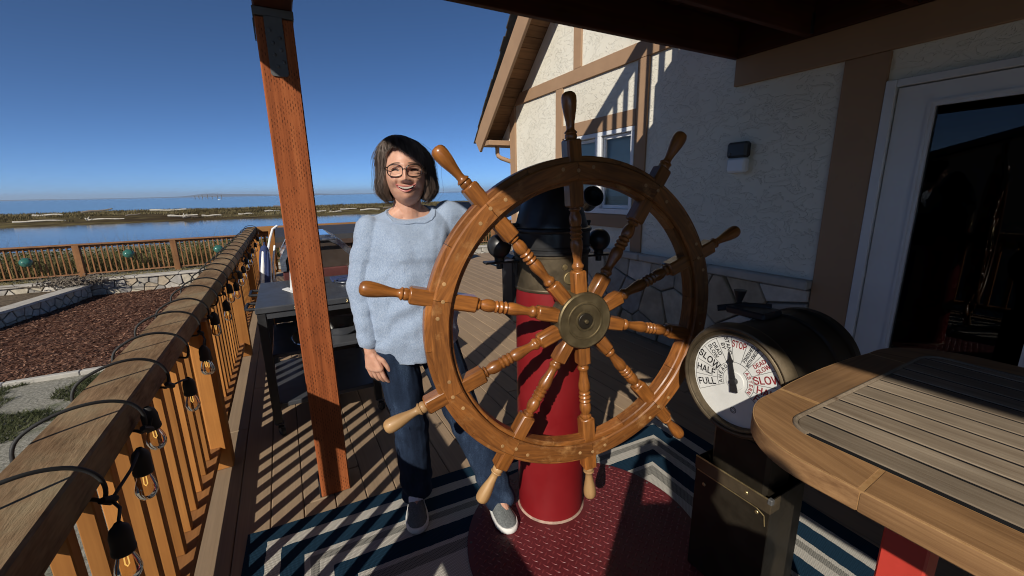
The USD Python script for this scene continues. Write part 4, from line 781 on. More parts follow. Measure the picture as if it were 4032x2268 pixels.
M['rug2'] = rug_mat('rug2', 1.5, 2.4, [(0, N_), (.07, W_), (.11, N_), (.17, W_), (.21, N_), (.27, W_), (.31, N_), (.37, W_), (.41, N_), (.47, W_), (.51, N_), (.57, W_)])
ru = T('outdoor_rug', 'blue and white striped outdoor rug under the binnacle and table', 'rug', (*rc0, 0))
xs, ys = np.linspace(0, RW, 122), np.linspace(-RH, 0, 156)
rz = lambda X, Y: .0062+.0016*fnoise(X, Y, 3, 3, 3)+.004*np.exp(-((X/.05)**2+((Y)/.05)**2))
v, f = grid(xs, ys, rz); b = B().add(v, f)
b.box([.0, -RH, .0006], [RW, 0, .004], .001)
put('weave', b, M['rug'], ru, M=RM, smooth=40)
ru2 = T('far_rug', 'small black and white striped rug far back on the sunny deck', 'rug', (3.7, 8.1, 0))
R2 = TR(np.array([[1, 0, 0], [0, 1, 0], [0, 0, 1]]), (3.72, 8.18, .0006)); put('weave', B().box([0, -2.4, 0], [1.5, 0, .007], .002), M['rug2'], ru2, M=R2)

# ------------------------------------------------------------ engine telegraph
tg = T('engine_telegraph', 'old bronze ship engine telegraph with white order dial on a box stand', 'telegraph', (1.4, .76, 0))
box_ = B()
for lo, hi in (([1.28, .62, .008], [1.284, .90, .50]), ([1.284, .62, .008], [1.485, .624, .50]), ([1.284, .896, .008], [1.485, .90, .50]), ([1.481, .624, .008], [1.485, .896, .50])): box_.box(lo, hi, .001)
put('stand_box', box_, M['bronze_dark'], tg)
lipb = B().box([1.2765, .618, .452], [1.2795, .902, .502], .001).box([1.277, .6165, .452], [1.33, .6195, .502], .001)
put('stand_lip', lipb, M['bronze'], tg)
put('lip_edge', B().box([1.2755, .617, .500], [1.2815, .902, .505], .0015).tube([(1.2762, .66, .448), (1.2762, .89, .4495)], .0022, 6).tube([(1.2762, .66, .448), (1.2762, .634, .436), (1.2762, .628, .40)], .0022, 6), M['brass'], tg)
put('lip_corner', B().box([1.274, .614, .486], [1.292, .630, .507], .003), M['galv'], tg)
for y, z in ((.66, .43), (.70, .478), (.86, .40)): put('screw', B().lathe([(0, .003), (.005, .0025), (.007, 0)], 12, TR(frame([-1, 0, 0]), (1.279 if z < .45 else 1.2762, y, z))), M['brass'], tg)
put('column', B().box([1.31, .655, .01], [1.455, .865, .66], .012).box([1.29, .64, .66], [1.475, .88, .715], .01), M['bronze_dark'], tg)
DY, DZ = .740, .894
XF = lambda x: TR(np.stack([[0, -1, 0], [0, 0, 1], [-1, 0, 0]], 1).astype(float), (x, DY, DZ))      # local x = viewer's right (-y), y = up, z = towards the viewer (-x)
put('case', B().lathe([(0, -.40), (.176, -.40), (.182, -.395), (.182, -.365), (.176, -.36), (.172, -.352), (.172, -.285), (.179, -.28), (.179, -.262), (.172, -.257), (.172, -.03), (0, -.03)], 64, XF(1.2)), M['bronze_dark'], tg, smooth=30)
put('bezel', B().lathe([(.150, -.028), (.150, .004), (.154, .012), (.158, .014), (.161, .008), (.164, .006), (.167, .011), (.172, .013), (.178, .010), (.183, .002), (.187, -.008), (.189, -.018), (.186, -.028)], 64, XF(1.2)), M['bronze'], tg, smooth=30)
dial = put('dial', B().lathe([(0, -.008), (.1505, -.008), (.1505, -.012), (0, -.012)], 64, XF(1.2)), M['dial'], tg, smooth=30)
TZ = -.0076
def polar(r, a): return np.array([r*math.sin(a), r*math.cos(a)])
def word(txt, h, pos, ang, mat, nm='lettering', sx=1.0):
    m = meshkit.text_mesh(txt, h, .0005, bold=True); v = np.array(m.vertices); bx = (v[:, :2].min(0)+v[:, :2].max(0))/2; v[:, 0] = (v[:, 0]-bx[0])*sx; v[:, 1] -= bx[1]
    c, s = math.cos(ang), math.sin(ang); v[:, :2] = v[:, :2] @ np.array([[c, s], [-s, c]])+pos
    put(nm, B().add(v, np.array(m.faces), XF(1.2) @ TR(None, (0, 0, TZ))), M[mat], dial, smooth=False)
ST = math.radians(22.3)
lines = B(); linesr = B()
for k in range(-5, 7):
    a = (k-.5)*ST; p0, p1 = polar(.062, a), polar(.144, a); d_ = p1-p0; n_ = nrm([-d_[1], d_[0]])*.0006
    lines.prism(Polygon([p0-n_, p1-n_, p1+n_, p0+n_]), 0, .0004, XF(1.2) @ TR(None, (0, 0, TZ)))
for r, a0, a1 in ((.062, -5.5, 5.5), (.144, -5.5, 5.5), (.042, -5.5, -1.5), (.042, 1.5, 5.5)):
    A_ = np.linspace(a0*ST, a1*ST, 48); lines.prism(Polygon([polar(r-.0006, a) for a in A_]+[polar(r+.0006, a) for a in A_[::-1]]), 0, .0004, XF(1.2) @ TR(None, (0, 0, TZ)))
for a in (-5.5*ST, -1.5*ST, 1.5*ST, 5.5*ST):
    p0, p1 = polar(.042, a), polar(.062, a); d_ = p1-p0; n_ = nrm([-d_[1], d_[0]])*.0006; lines.prism(Polygon([p0-n_, p1-n_, p1+n_, p0+n_]), 0, .0004, XF(1.2) @ TR(None, (0, 0, TZ)))
put('dial_lines', lines, M['ink'], dial, smooth=False)
inw = lambda k: -k*ST-math.pi/2      # text runs from the rim inwards
outw = lambda k: math.pi/2-k*ST      # text runs outwards
for k, t, h in ((-5, 'FULL', .022), (-4, 'HALF', .022), (-3, 'SLOW', .023)): word(t, h, polar(.105, k*ST), inw(k)+0, 'ink', sx=.92)
for k, t, h in ((5, 'FULL', .022), (4, 'HALF', .022), (3, 'SLOW', .023)): word(t, h, polar(.105, k*ST), outw(k), 'ink_red', sx=.92)
def two(k, a, b_, ang, mat, h, r, o=.0088, s1=1, s2=1):
    up_ = np.array([-math.sin(ang), math.cos(ang)])
    word(a, h, polar(r, k*ST)+up_*o, ang, mat, sx=s1); word(b_, h, polar(r, k*ST)-up_*o, ang, mat, sx=s2)
two(-2, 'DEAD', 'SLOW', inw(-2), 'ink', .0125, .112); two(-1, 'STAND', 'BY', inw(-1), 'ink', .0125, .114)
two(1, 'FINISHED', 'WITH ENGINE', outw(1), 'ink', .0105, .107, .0075, .95, .80); two(2, 'DEAD', 'SLOW', outw(2), 'ink_red', .0125, .108)
word('STOP', .021, polar(.122, 0), 0, 'ink_red', sx=.62)
def arcword(t, a0, a1, mat):
    for ch, a in zip(t, np.linspace(a0, a1, len(t))): word(ch, .0115, polar(.052, a), -a, mat)
arcword('AHEAD', -5.0*ST, -2.0*ST, 'ink'); arcword('ASTERN', 1.95*ST, 5.05*ST, 'ink_red')
lg = B()
for r0, r1 in ((.0085, .0105), (.004, .0055)): lg.prism(Point(0, 0).buffer(r1, 16).difference(Point(0, 0).buffer(r0, 16)), 0, .0004, XF(1.2) @ TR(None, (.004, -.101, TZ)))
put('maker_mark', lg, M['ink'], dial, smooth=False)
nd = math.radians(-13); na = polar(1, nd); nb_ = np.array([na[1], -na[0]])
pt = [na*-.034-nb_*.0125, na*-.02-nb_*.0115, na*.06-nb_*.0065, na*.068-nb_*.011, na*.074-nb_*.0055, na*.098, na*.074+nb_*.0055, na*.068+nb_*.011, na*.06+nb_*.0065, na*-.02+nb_*.0115, na*-.034+nb_*.0125]
ndp = put('needle', B().prism(Polygon(pt), .003, .006, XF(1.2)).lathe([(0, .0095), (.010, .009), (.0115, .006), (.0115, -.007)], 24, XF(1.2)), M['black_paint'], tg, smooth=30)
put('pivot_plate', B().lathe([(0, -.0045), (.029, -.0045), (.030, -.0075)], 40, XF(1.2)), M['dial'], tg)
put('lever_mount', B().box([1.36, .76, 1.06], [1.47, .90, 1.085], .008).tube([(1.36, .93, 1.068), (1.42, .87, 1.082), (1.47, .80, 1.085)], .012, 10), M['black_metal'], tg)
put('oil_cup', B().lathe([(.012, 0), (.012, .01), (.008, .014), (.011, .022), (.021, .056), (.022, .058), (0, .058)], 18, TR(np.eye(3), (1.42, .888, 1.078))), M['black_metal'], tg)

# ------------------------------------------------------------ teak bar table
import mapbox_earcut
M['caulk'] = plain('caulk', (.012, .012, .013), .8, noise=.2, spec=.1)
def loft_poly(poly, prof, M_=None):
    """a polygon (with holes) as a solid whose walls follow prof = [(inset, z) ...], capped at both ends."""
    b = B()
    def rings(d):
        out = []
        for qi, r in enumerate([poly.exterior]+list(poly.interiors)):
            c = np.array(r.coords)[:-1]
            if (qi == 0) != r.is_ccw: c = c[::-1]
            t = nrm_rows(np.roll(c, -1, 0)-c); t0 = np.roll(t, 1, 0); n0, n1 = np.c_[-t0[:, 1], t0[:, 0]], np.c_[-t[:, 1], t[:, 0]]
            m = n0+n1; m = m/np.maximum((m*m).sum(1, keepdims=True), .5)*2
            out.append(c+m*d)
        return out
    R0 = [rings(d) for d, z in prof]
    for ri in range(len(R0[0])):
        n = len(R0[0][ri]); v = np.vstack([np.c_[R[ri], np.full(n, z)] for R, (d, z) in zip(R0, prof)]); f = []
        for k in range(len(prof)-1):
            i = np.arange(n); j = (i+1) % n; f.append(np.stack([k*n+i, k*n+j, (k+1)*n+j, (k+1)*n+i], 1))
        b.add(v, np.vstack(f), M_)
    for R, (d, z), rev in ((R0[0], prof[0], True), (R0[-1], prof[-1], False)):
        pts_ = np.vstack(R); ends = np.cumsum([len(r) for r in R]).astype(np.uint32); tri = mapbox_earcut.triangulate_float64(pts_, ends).reshape(-1, 3).astype(int)
        a_ = np.cross(pts_[tri[:, 1]]-pts_[tri[:, 0]], pts_[tri[:, 2]]-pts_[tri[:, 0]]); tri[a_ < 0] = tri[a_ < 0][:, ::-1]
        b.add(np.c_[pts_, np.full(len(pts_), z)], tri[:, ::-1] if rev else tri, M_)
    return b
def nrm_rows(a): return a/np.maximum(np.linalg.norm(a, axis=1, keepdims=True), 1e-12)
TX0, TX1, TY0, TY1, TZ1 = .682, 1.50, -1.35, .452, 1.07
outer = sbox(TX0, TY0, TX1, TY1).buffer(-.17).buffer(.17, quad_segs=14)
outer = outer.union(affinity.scale(Point((TX0+TX1)/2, TY1-.03).buffer(1, 40), .30, .042)).buffer(.05, quad_segs=8).buffer(-.05, quad_segs=8).simplify(.0006)
inner = sbox(.768, TY0+.085, 1.415, .372).buffer(-.05).buffer(.05, quad_segs=8)
tb = T('bar_table', 'weathered teak bar table with slatted top and rounded corners on red metal legs', 'table', ((TX0+TX1)/2, -.45, 0))
fr = outer.difference(inner)
rnd = [(.003, TZ1-.0365), (0, TZ1-.033), (0, TZ1-.013), (.0012, TZ1-.007), (.004, TZ1-.003), (.009, TZ1-.0006), (.014, TZ1)]
prof_f = [(d if d < .004 else d, z) for d, z in rnd]
def fpiece(clip, mat, ang=0, nm='frame_board'):
    g = fr.intersection(clip)
    if g.geom_type != 'Polygon': g = max(g.geoms, key=lambda a: a.area)
    g = g.buffer(-.0002).simplify(.0004); c = np.array(g.centroid.coords[0]); K = TR(np.array([[math.cos(ang), -math.sin(ang), 0], [math.sin(ang), math.cos(ang), 0], [0, 0, 1]]), (*c, 0))
    b = loft_poly(g, [(d*.999, z) for d, z in [(.002, TZ1-.0365), (0, TZ1-.034), (0, TZ1-.006), (.0008, TZ1-.003), (.002, TZ1-.001), (.0035, TZ1)]]); v, f = b.arr(); Ki = np.linalg.inv(K); put(nm, (v @ Ki[:3, :3].T+Ki[:3, 3], f), mat, tb, M=K, smooth=35)
put('joint_filler', loft_poly(fr.buffer(-.0012), [(0, TZ1-.034), (0, TZ1-.0007)]), M['worn_handle'], tb)
fpiece(Polygon([(.5, -1), (.9, -1), (.9, .228), (.5, .205)]), M['teak_frame_y'])
fpiece(Polygon([(.5, .2065), (.9, .2295), (.905, .6), (.5, .6)]), M['teak_frame_y'], -.30)
fpiece(Polygon([(.9065, .2295), (1.30, .2295), (1.30, .6), (.9065, .6)]), M['teak_frame_x'])
fpiece(Polygon([(1.3015, .2), (1.7, .2), (1.7, .6), (1.3015, .6)]), M['teak_frame_y'], .3)
fpiece(Polygon([(1.3, -1), (1.7, -1), (1.7, .1985), (1.3, .1985)]), M['teak_frame_y'])
fpiece(Polygon([(.5, -1.6), (1.7, -1.6), (1.7, -1.0015), (.5, -1.0015)]), M['teak_frame_y'])
put('caulk_bed', loft_poly(inner.buffer(-.0006), [(0, TZ1-.034), (0, TZ1-.0006)]), M['caulk'], tb, smooth=30)
edges_ = [.7767, .8367, .8966, .9565, 1.0164, 1.0763, 1.1362, 1.1961, 1.256, 1.3159, 1.3758, 1.41]
inn2 = inner.buffer(-.007)
for a, b_ in zip([.7735]+edges_[1:-1], edges_[1:]):
    g = inn2.intersection(sbox(a+.0042, -3, b_-.0042, 3))
    if g.area > 1e-4: put('slat', loft_poly(g.simplify(.0003), [(0, TZ1-.02), (0, TZ1+.0002), (.0012, TZ1+.0012)]), M['teak_grey'], tb, smooth=30)
ib = np.array(inner.buffer(-.002).exterior.coords)[:-1]; sel = np.array([p for p in ib]); 
pl_ = [p for p in ib if p[1] > .30 or p[0] > 1.3]; pl_ = sorted(pl_, key=lambda p: math.atan2(p[1]-.2, p[0]-1.0), reverse=True); pl_ = [p for p in pl_ if not (p[0] < .80 and p[1] < .33)]
put('inner_bead', B().tube([(p[0], p[1], TZ1-.0005) for p in pl_], .0045, 8), M['teak_grey'], tb)
for ly in (.2475, -1.05):
    put('leg', B().box([1.058, ly-.0375, .012], [1.133, ly+.0375, 1.0], .004), M['red_leg'], tb)
    put('leg_plate', B().box([.85, ly-.03, 1.002], [1.34, ly+.03, 1.032], .003), M['red_leg'], tb); put('foot', B().box([.80, ly-.04, .0085], [1.39, ly+.04, .034], .006).box([1.03, ly-.05, .034], [1.16, ly+.05, .046], .003), M['red_leg'], tb)
# ------------------------------------------------------------ string lights wound round the cap rail
sl = T('string_light', 'black cable of string lights with hanging bulbs wound round the deck railing', 'string light', (-.5, 2, .95))
path = []; yR = 1.075
while yR < 8.7:
    yL = yR-.135
    for dx, dz, t in [(-.590, .905, 0), (-.593, .945, .05), (-.586, .972, .14), (-.560, .993, .26), (-.525, 1.005, .42), (-.485, 1.006, .60), (-.450, .994, .78), (-.420, .970, .92), (-.404, .935, 1.02), (-.403, .90, 1.08), (-.412, .872, 1.13)]:
        path.append((dx+.004*math.sin(yR*7+t*5), yL+(yR-yL)*t+.004*math.sin(yR*13), dz+.005*math.sin(yR*9)))
    nyL = yR+.165
    path += [(-.44, yR+.06, .856), (-.57, yR+.12, .852)]
    yR += .312 if yR < 4.5 else .36
path = np.array(path)
from scipy.interpolate import splprep, splev
tck, _ = splprep(path.T, s=0, k=3); cu = np.stack(splev(np.linspace(0, 1, len(path)*5), tck), 1)
cu = cu[~((cu[:, 0] > -.582) & (cu[:, 0] < -.434) & (cu[:, 2] > .866) & (cu[:, 2] < .957))]
put('cable', B().tube(cu, .0045, 8), M['rubber'], sl, smooth=True)
bulbs = [(1.03, .755, -.378), (1.255, .80, -.388), (1.44, .835, -.40), (1.845, .755, -.385), (2.225, .755, -.388), (2.345, .71, -.40), (2.69, .80, -.395), (3.22, .745, -.395), (3.52, .80, -.395), (3.92, .74, -.395), (4.32, .77, -.39), (4.75, .75, -.395), (5.2, .77, -.395), (5.75, .75, -.395), (6.35, .75, -.395), (7.1, .75, -.395), (7.9, .76, -.395)]
for i, (y, z, x) in enumerate(bulbs):
    k = np.argmin(abs(cu[:, 1]-(y-.02))+3*abs(cu[:, 0]+.405)+3*abs(cu[:, 2]-.88)); top = cu[k]
    tl = np.array([.02*math.sin(i*2.3), .10*math.sin(i*1.7+.6), 1]); R_ = frame(nrm(tl)); c = np.array([x, y, z])
    jt = top+np.array([.006, .004, -.012])
    put('junction', B().tube([top+[0, -.02, .006], jt, jt+[0, .02, -.01]], [.007, .0105, .007], 8), M['rubber'], sl)
    put('drop_wire', B().tube([jt, jt*.5+(c+R_ @ [0, 0, .085])*.5+np.array([.008, .006, .004]), c+R_ @ np.array([0, 0, .085])], .0035, 6), M['rubber'], sl)
    so = put('socket', B().lathe([(.006, .092), (.0085, .088), (.016, .080), (.0195, .066), (.0195, .038), (.021, .034), (.021, .026), (.019, .022), (0, .022)], 18, TR(R_, c)), M['rubber'], sl)
    put('bulb', B().lathe([(.014, .0215), (.0155, .013), (.019, .003), (.0225, -.010), (.0235, -.021), (.021, -.033), (.0145, -.0425), (.007, -.0465), (0, -.048)], 22, TR(R_, c)), M['bulb_glass'], so, smooth=True)
    put('filament', B().tube([c+R_ @ np.array([a, 0, b_]) for a, b_ in [(-.003, .016), (-.0035, -.006), (0, -.012), (.0035, -.006), (.003, .016)]], .0012, 6), M['filament'], so)
# ------------------------------------------------------------ cart
ct = T('serving_cart', 'dark grey metal outdoor serving cart on casters behind the post', 'cart', (.1, 3.2, 0))
CX0, CX1, CY0, CY1 = -.212, .47, 2.80, 3.64
put('top', B().box([CX0, CY0, .812], [CX1, CY1, .852], .006), M['cart_grey'], ct)
put('apron', B().box([CX0+.012, CY0+.012, .775], [CX1-.012, CY0+.03, .811], .002), M['cart_grey'], ct); put('apron', B().box([CX0+.012, CY1-.03, .775], [CX1-.012, CY1-.012, .811], .002), M['cart_grey'], ct)
for x in (CX0+.03, CX1-.03):
    for y in (CY0+.03, CY1-.03):
        put('leg', B().box([x-.024, y-.024, .085], [x+.024, y+.024, .811], .004), M['black_metal'], ct)
        cs = put('caster', B().lathe([(0, -.012), (.030, -.012), (.034, -.008), (.034, .008), (.030, .012), (0, .012)], 22, TR(frame([1, .4, 0]), (x+.012, y-.01, .034))), M['rubber'], ct)
        put('fork', B().box([-.019, -.016, .012], [-.0155, .016, .05], .001, TR(None, (x+.012, y-.01, .034))).box([.0155, -.016, .012], [.019, .016, .05], .001, TR(None, (x+.012, y-.01, .034))).box([-.024, -.024, .046], [.024, .024, .051], .001, TR(None, (x+.006, y-.005, .034))).prism(Polygon([(-.02, .012), (.02, .012), (.006, -.022), (-.006, -.022)]), 0, .003, TR(np.stack([[1, 0, 0], [0, 0, 1], [0, -1, 0]], 1).astype(float), (x+.012, y-.028, .05))), M['galv'], cs)
put('middle_shelf', B().box([CX0+.05, CY0+.06, .505], [CX1-.05, CY1-.06, .53], .004), M['cart_grey'], ct)
put('lower_shelf', B().box([CX0+.02, CY0+.02, .185], [CX1-.02, CY1-.02, .215], .004), M['cart_grey'], ct)
put('back_panel', B().box([CX0+.06, CY1-.045, .53], [.1, CY1-.035, .80], .002), M['black_metal'], ct)
for y in (2.90, 3.32): put('side_handle', B().tube([(CX0+.002, y, .825), (CX0-.045, y, .828), (CX0-.052, y+.012, .828), (CX0-.052, y+.15, .828), (CX0-.045, y+.162, .828), (CX0+.002, y+.162, .825)], .010, 8), M['black_metal'], ct)
for x in (.0, .30): put('hook', B().tube([(x, CY0-.001, .84), (x, CY0-.012, .838), (x+.004, CY0-.016, .829), (x, CY0-.012, .822), (x-.004, CY0-.008, .827)], .0028, 6), M['brass'], ct)
pp = T('paper_bag', 'white printed paper bag standing on the cart beside the post', 'bag', (.01, 3.25, .853))
put('panel', B().prism(Polygon([(-.065, 3.29), (-.03, 3.33), (.10, 3.10), (.03, 3.04)]), .8535, .8565), M['paper'], pp, smooth=False); put('standing_panel', B().prism(Polygon([(-.015, .857), (.09, .857), (.075, 1.0), (.0, 1.0)]), 0, .004, XZ(3.22)), M['paper'], pp, smooth=False)
pk = put('print', B().prism(Polygon([(-.02, 3.25), (.02, 3.19), (.04, 3.2), (.0, 3.26)]), .8566, .8569), M['galv'], pp, smooth=False)
tr_ = T('steel_pan', 'shiny stainless pan on the middle shelf of the dark cart', 'pan', (.30, 3.1, .531))
put('bowl', B().lathe([(0, .532), (.10, .532), (.13, .56), (.155, .60), (.158, .602), (.15, .60), (.125, .565), (.10, .538), (0, .538)], 32, TR(None, (.28, 3.12, 0))), M['chrome'], tr_); put('knob', B().lathe([(0, .538), (.01, .538), (.01, .56), (.024, .565), (.022, .575), (0, .577)], 18, TR(None, (.28, 3.12, 0))), M['black_metal'], tr_)
ld = T('serving_dish', 'small shallow steel dish at the left of the cart middle shelf', 'dish', (.03, 3.0, .531)); put('disc', B().lathe([(0, .012), (.06, .010), (.075, 0), (.07, -.002), (0, .008)], 28, TR(frame([.1, -.5, 1]), (.03, 2.96, .58))), M['chrome'], ld)
pt_ = T('wire_rack', 'bright wire ring lying on the right of the dark cart top', 'rack', (.37, 3.2, .853)); a_ = np.linspace(0, 2*np.pi, 30); put('ring', B().tube(np.c_[.37+.085*np.cos(a_), 3.3+.085*np.sin(a_), np.full(30, .870)], .006, 6), M['steel'], pt_); put('pad', B().box([.27, 3.35, .853], [.46, 3.52, .868], .004), M['navy_cloth'], pt_)
# ------------------------------------------------------------ grill
gl = T('gas_grill', 'gas grill with brushed steel hood ends behind the dark cart', 'grill', (.2, 4.0, 0))
HP = [(-.06, .90), (-.06, 1.0), (.01, 1.125), (.10, 1.175), (.33, 1.175), (.42, 1.12), (.53, .99), (.53, .90)]
HI = [(-.02, .90), (-.02, .985), (.035, 1.085), (.12, 1.128), (.31, 1.128), (.385, 1.085), (.485, .97), (.485, .90)]
put('hood_end', B().prism(Polygon(HP+HI[::-1]), 0, .035, XZ(3.82)), M['steel'], gl, smooth=False)
put('hood_end', B().prism(Polygon(HP+HI[::-1]), 0, .035, XZ(4.46)), M['steel'], gl, smooth=False)
put('hood_face', B().prism(Polygon(HI), 0, .02, XZ(3.83)), M['grill_brown'], gl, smooth=False)
HS = [(x*.985+.003, z*1.0) for x, z in HP]; put('hood', B().prism(Polygon(HS), -.60, -.0, XZ(3.825)), M['chrome'], gl, smooth=False)
put('hood_handle', B().tube([(.06, 3.76, 1.14), (.06, 3.72, 1.145), (.36, 3.72, 1.145), (.36, 3.76, 1.14)], .012, 10), M['steel'], gl)
put('body', B().box([-.05, 3.80, .62], [.52, 4.45, .898], .01), M['grill_red'], gl); put('cabinet', B().box([-.03, 3.83, .10], [.50, 4.42, .618], .008), M['grill_brown'], gl)
put('side_shelf', B().box([.525, 3.84, .84], [.80, 4.40, .865], .004), M['cart_grey'], gl)
put('strut', B().tube([(.45, 3.79, .90), (.56, 3.74, .70)], .014, 8), M['steel'], gl)
for x in (0, .47):
    for y in (3.86, 4.38): put('wheel', B().lathe([(0, -.015), (.05, -.015), (.05, .015), (0, .015)], 20, TR(frame([1, 0, 0]), (x, y, .051))), M['rubber'], gl)
# ------------------------------------------------------------ hot tub
ht = T('hot_tub', 'brown hot tub with charcoal cover at the far end of the deck', 'hot tub', (.9, 7.6, 0))
put('cabinet', B().box([-.08, 6.62, .001], [1.78, 8.55, .86], .02), M['hot_cab'], ht)
for x in np.arange(-.06, 1.75, .23): put('cabinet_panel', B().box([x+.006, 6.606, .03], [x+.222, 6.618, .84], .004), M['hot_cab'], ht)
put('cover', B().add(*[np.array(q) for q in [[[-.13, 6.55, .94], [1.85, 6.55, .94], [1.85, 7.58, 1.0], [-.13, 7.58, 1.0], [1.85, 8.62, .94], [-.13, 8.62, .94], [-.13, 6.55, .865], [1.85, 6.55, .865], [1.85, 8.62, .865], [-.13, 8.62, .865]], [[0, 1, 2], [0, 2, 3], [3, 2, 4], [3, 4, 5], [6, 7, 1], [6, 1, 0], [7, 8, 4], [7, 4, 2], [7, 2, 1], [8, 9, 5], [8, 5, 4], [9, 6, 0], [9, 0, 3], [9, 3, 5], [6, 9, 8], [6, 8, 7]]]]), M['hot_cover'], ht, smooth=False)
put('cover_skirt', B().box([-.134, 6.546, .80], [1.854, 6.552, .868], .002), M['hot_cab'], ht)
for x in (.2, 1.4): put('strap', B().box([x, 6.54, .62], [x+.05, 6.545, .93], .001), M['hot_cover'], ht)
# cover lifter and a folded striped parasol leaning at the railing
cl = T('cover_lifter', 'white tubed hot tub cover lifter standing beside the railing', 'cover lifter', (-.14, 4.9, 0))
put('frame', B().tube([(-.055, 4.9, 1.20), (-.10, 4.88, 1.17), (-.135, 4.84, 1.08), (-.16, 4.78, .99), (-.215, 4.70, .82), (-.25, 4.65, .60), (-.27, 4.62, .01)], .011, 8), M['white_vinyl'], cl)
put('rod', B().tube([(-.10, 4.72, 1.02), (-.135, 4.68, .85), (-.145, 4.66, .70), (-.15, 4.65, .02)], .009, 8), M['white_vinyl'], cl)
put('wooden_brace', B().box([-.012, -.03, 0], [.012, .03, 1.18], .003, TR(frame([.13, .05, 1.16], [0, 1, 0]) @ np.eye(3), (-.24, 4.86, .002))), M['cedar_z'], cl)
um = T('folded_parasol', 'folded blue and white striped parasol leaning on the railing', 'parasol', (-.24, 4.6, 0))
p0, p1 = np.array([-.285, 4.58, .02]), np.array([-.185, 4.62, 1.02]); ax = nrm(p1-p0); Rm = frame(ax); mats = [M['navy_cloth'], M['white_cloth']]
for k in range(10):
    a0 = k*2*math.pi/10; pts_ = []
    for t in np.linspace(.25, .97, 9): r = .036*(1-.25*abs(t-.55)*2)*(1+.2*math.sin(k*2.4+t*9)); pts_.append(p0+(p1-p0)*t+Rm @ np.array([math.cos(a0+.5*t)*r, math.sin(a0+.5*t)*r, 0]))
    put('canopy_gore', B().tube(pts_, [.006, .016, .019, .021, .02, .021, .02, .018, .012], 7), mats[0 if k % 3 else 1], um, smooth=True)
put('canopy_top', B().sphere(p1-ax*.03, (.036, .036, .05), 2).tube([p1-ax*.03, p1+ax*.05], .008, 6), M['navy_cloth'], um); put('pole', B().tube([p0, p0+(p1-p0)*.5], .011, 8), M['white_vinyl'], um)
# bench at the far right of the deck
bn_ = T('low_bench', 'low wooden bench at the back edge of the sunny deck', 'bench', (3.4, 8.8, 0)); put('seat', B().box([2.3, 8.6, .30], [3.62, 8.95, .36], .006), M['cedar_x'], bn_); put('apron', B().box([2.34, 8.62, .20], [3.58, 8.66, .299], .004), M['cedar_x'], bn_)
for x in (2.4, 3.52): put('leg', B().box([x-.05, 8.62, .001], [x+.05, 8.93, .299], .004), M['cedar_z'], bn_)
# neighbouring house beyond the rail on the left (seen only mirrored in the door glass)
nh = T('neighbour_house', 'dark roofed neighbouring house on the left, mirrored in the glass door', 'house', (-15, -6, -1.5))
put('wall', B().prism(Polygon([(-11, -1.5), (6.9, -1.5), (6.9, 2.0), (-2, 4.5), (-11, 2.0)]), -7, 0, YZ(-13)), M['trim'], nh, smooth=False)
put('roof', B().prism(Polygon([(-11.6, 1.86), (-2, 4.56), (7.6, 1.86), (7.6, 2.02), (-2, 4.75), (-11.6, 2.02)]), -7.4, .5, YZ(-13)), M['shingle'], nh, smooth=False)
for y in (-10, -6, -2): put('window', B().box([-13.02, y-.7, .2], [-12.98, y+.7, 1.7], .004), M['dark_room'], nh)
# ------------------------------------------------------------ people
M['skin'] = material('skin', {'tc': ('texture_coordinate', {}), 'n': ('noise_texture', {'scale': 45.0, 'detail': 5.0}), 'n2': ('noise_texture', {'scale': 9.0, 'detail': 3.0}), 'm': ('mix_float', {'fac': .5}), 'r': ('rgb_ramp', {'ramp': [(.35, (.47, .235, .155)), (.6, (.60, .335, .235))]}),
    'b': ('bump', {'strength': .6, 'distance': .0008}), 'p': ('principled_bsdf', {'roughness': .5, 'subsurface_weight': .12, 'subsurface_radius': (1, .35, .2), 'subsurface_scale': .006, 'specular_ior_level': .4})},
    [('tc.object', 'n.vector'), ('tc.object', 'n2.vector'), ('n.fac', 'm.a'), ('n2.fac', 'm.b'), ('m.result', 'r.fac'), ('r.color', 'p.base_color'), ('n.fac', 'b.height'), ('b.normal', 'p.normal')])
M['knit'] = material('knit', {'tc': ('texture_coordinate', {}), 'mp': ('mapping', {'mapping_type': 'point', 'scale': (1, 1, .35)}), 'n': ('noise_texture', {'scale': 420.0, 'detail': 4.0, 'roughness': .7}), 'n2': ('noise_texture', {'scale': 90.0, 'detail': 3.0}), 'm': ('mix_float', {'fac': .1}),
    'r': ('rgb_ramp', {'ramp': [(.33, (.18, .235, .34)), (.5, (.275, .345, .46)), (.67, (.40, .465, .56))]}), 'b': ('bump', {'strength': 1.0, 'distance': .0012}), 'p': ('principled_bsdf', {'roughness': .95, 'specular_ior_level': .1, 'sheen_weight': .25, 'sheen_roughness': .5})},
    [('tc.object', 'mp.vector'), ('mp.vector', 'n.vector'), ('tc.object', 'n2.vector'), ('n.fac', 'm.a'), ('n2.fac', 'm.b'), ('m.result', 'r.fac'), ('r.color', 'p.base_color'), ('n.fac', 'b.height'), ('b.normal', 'p.normal')])
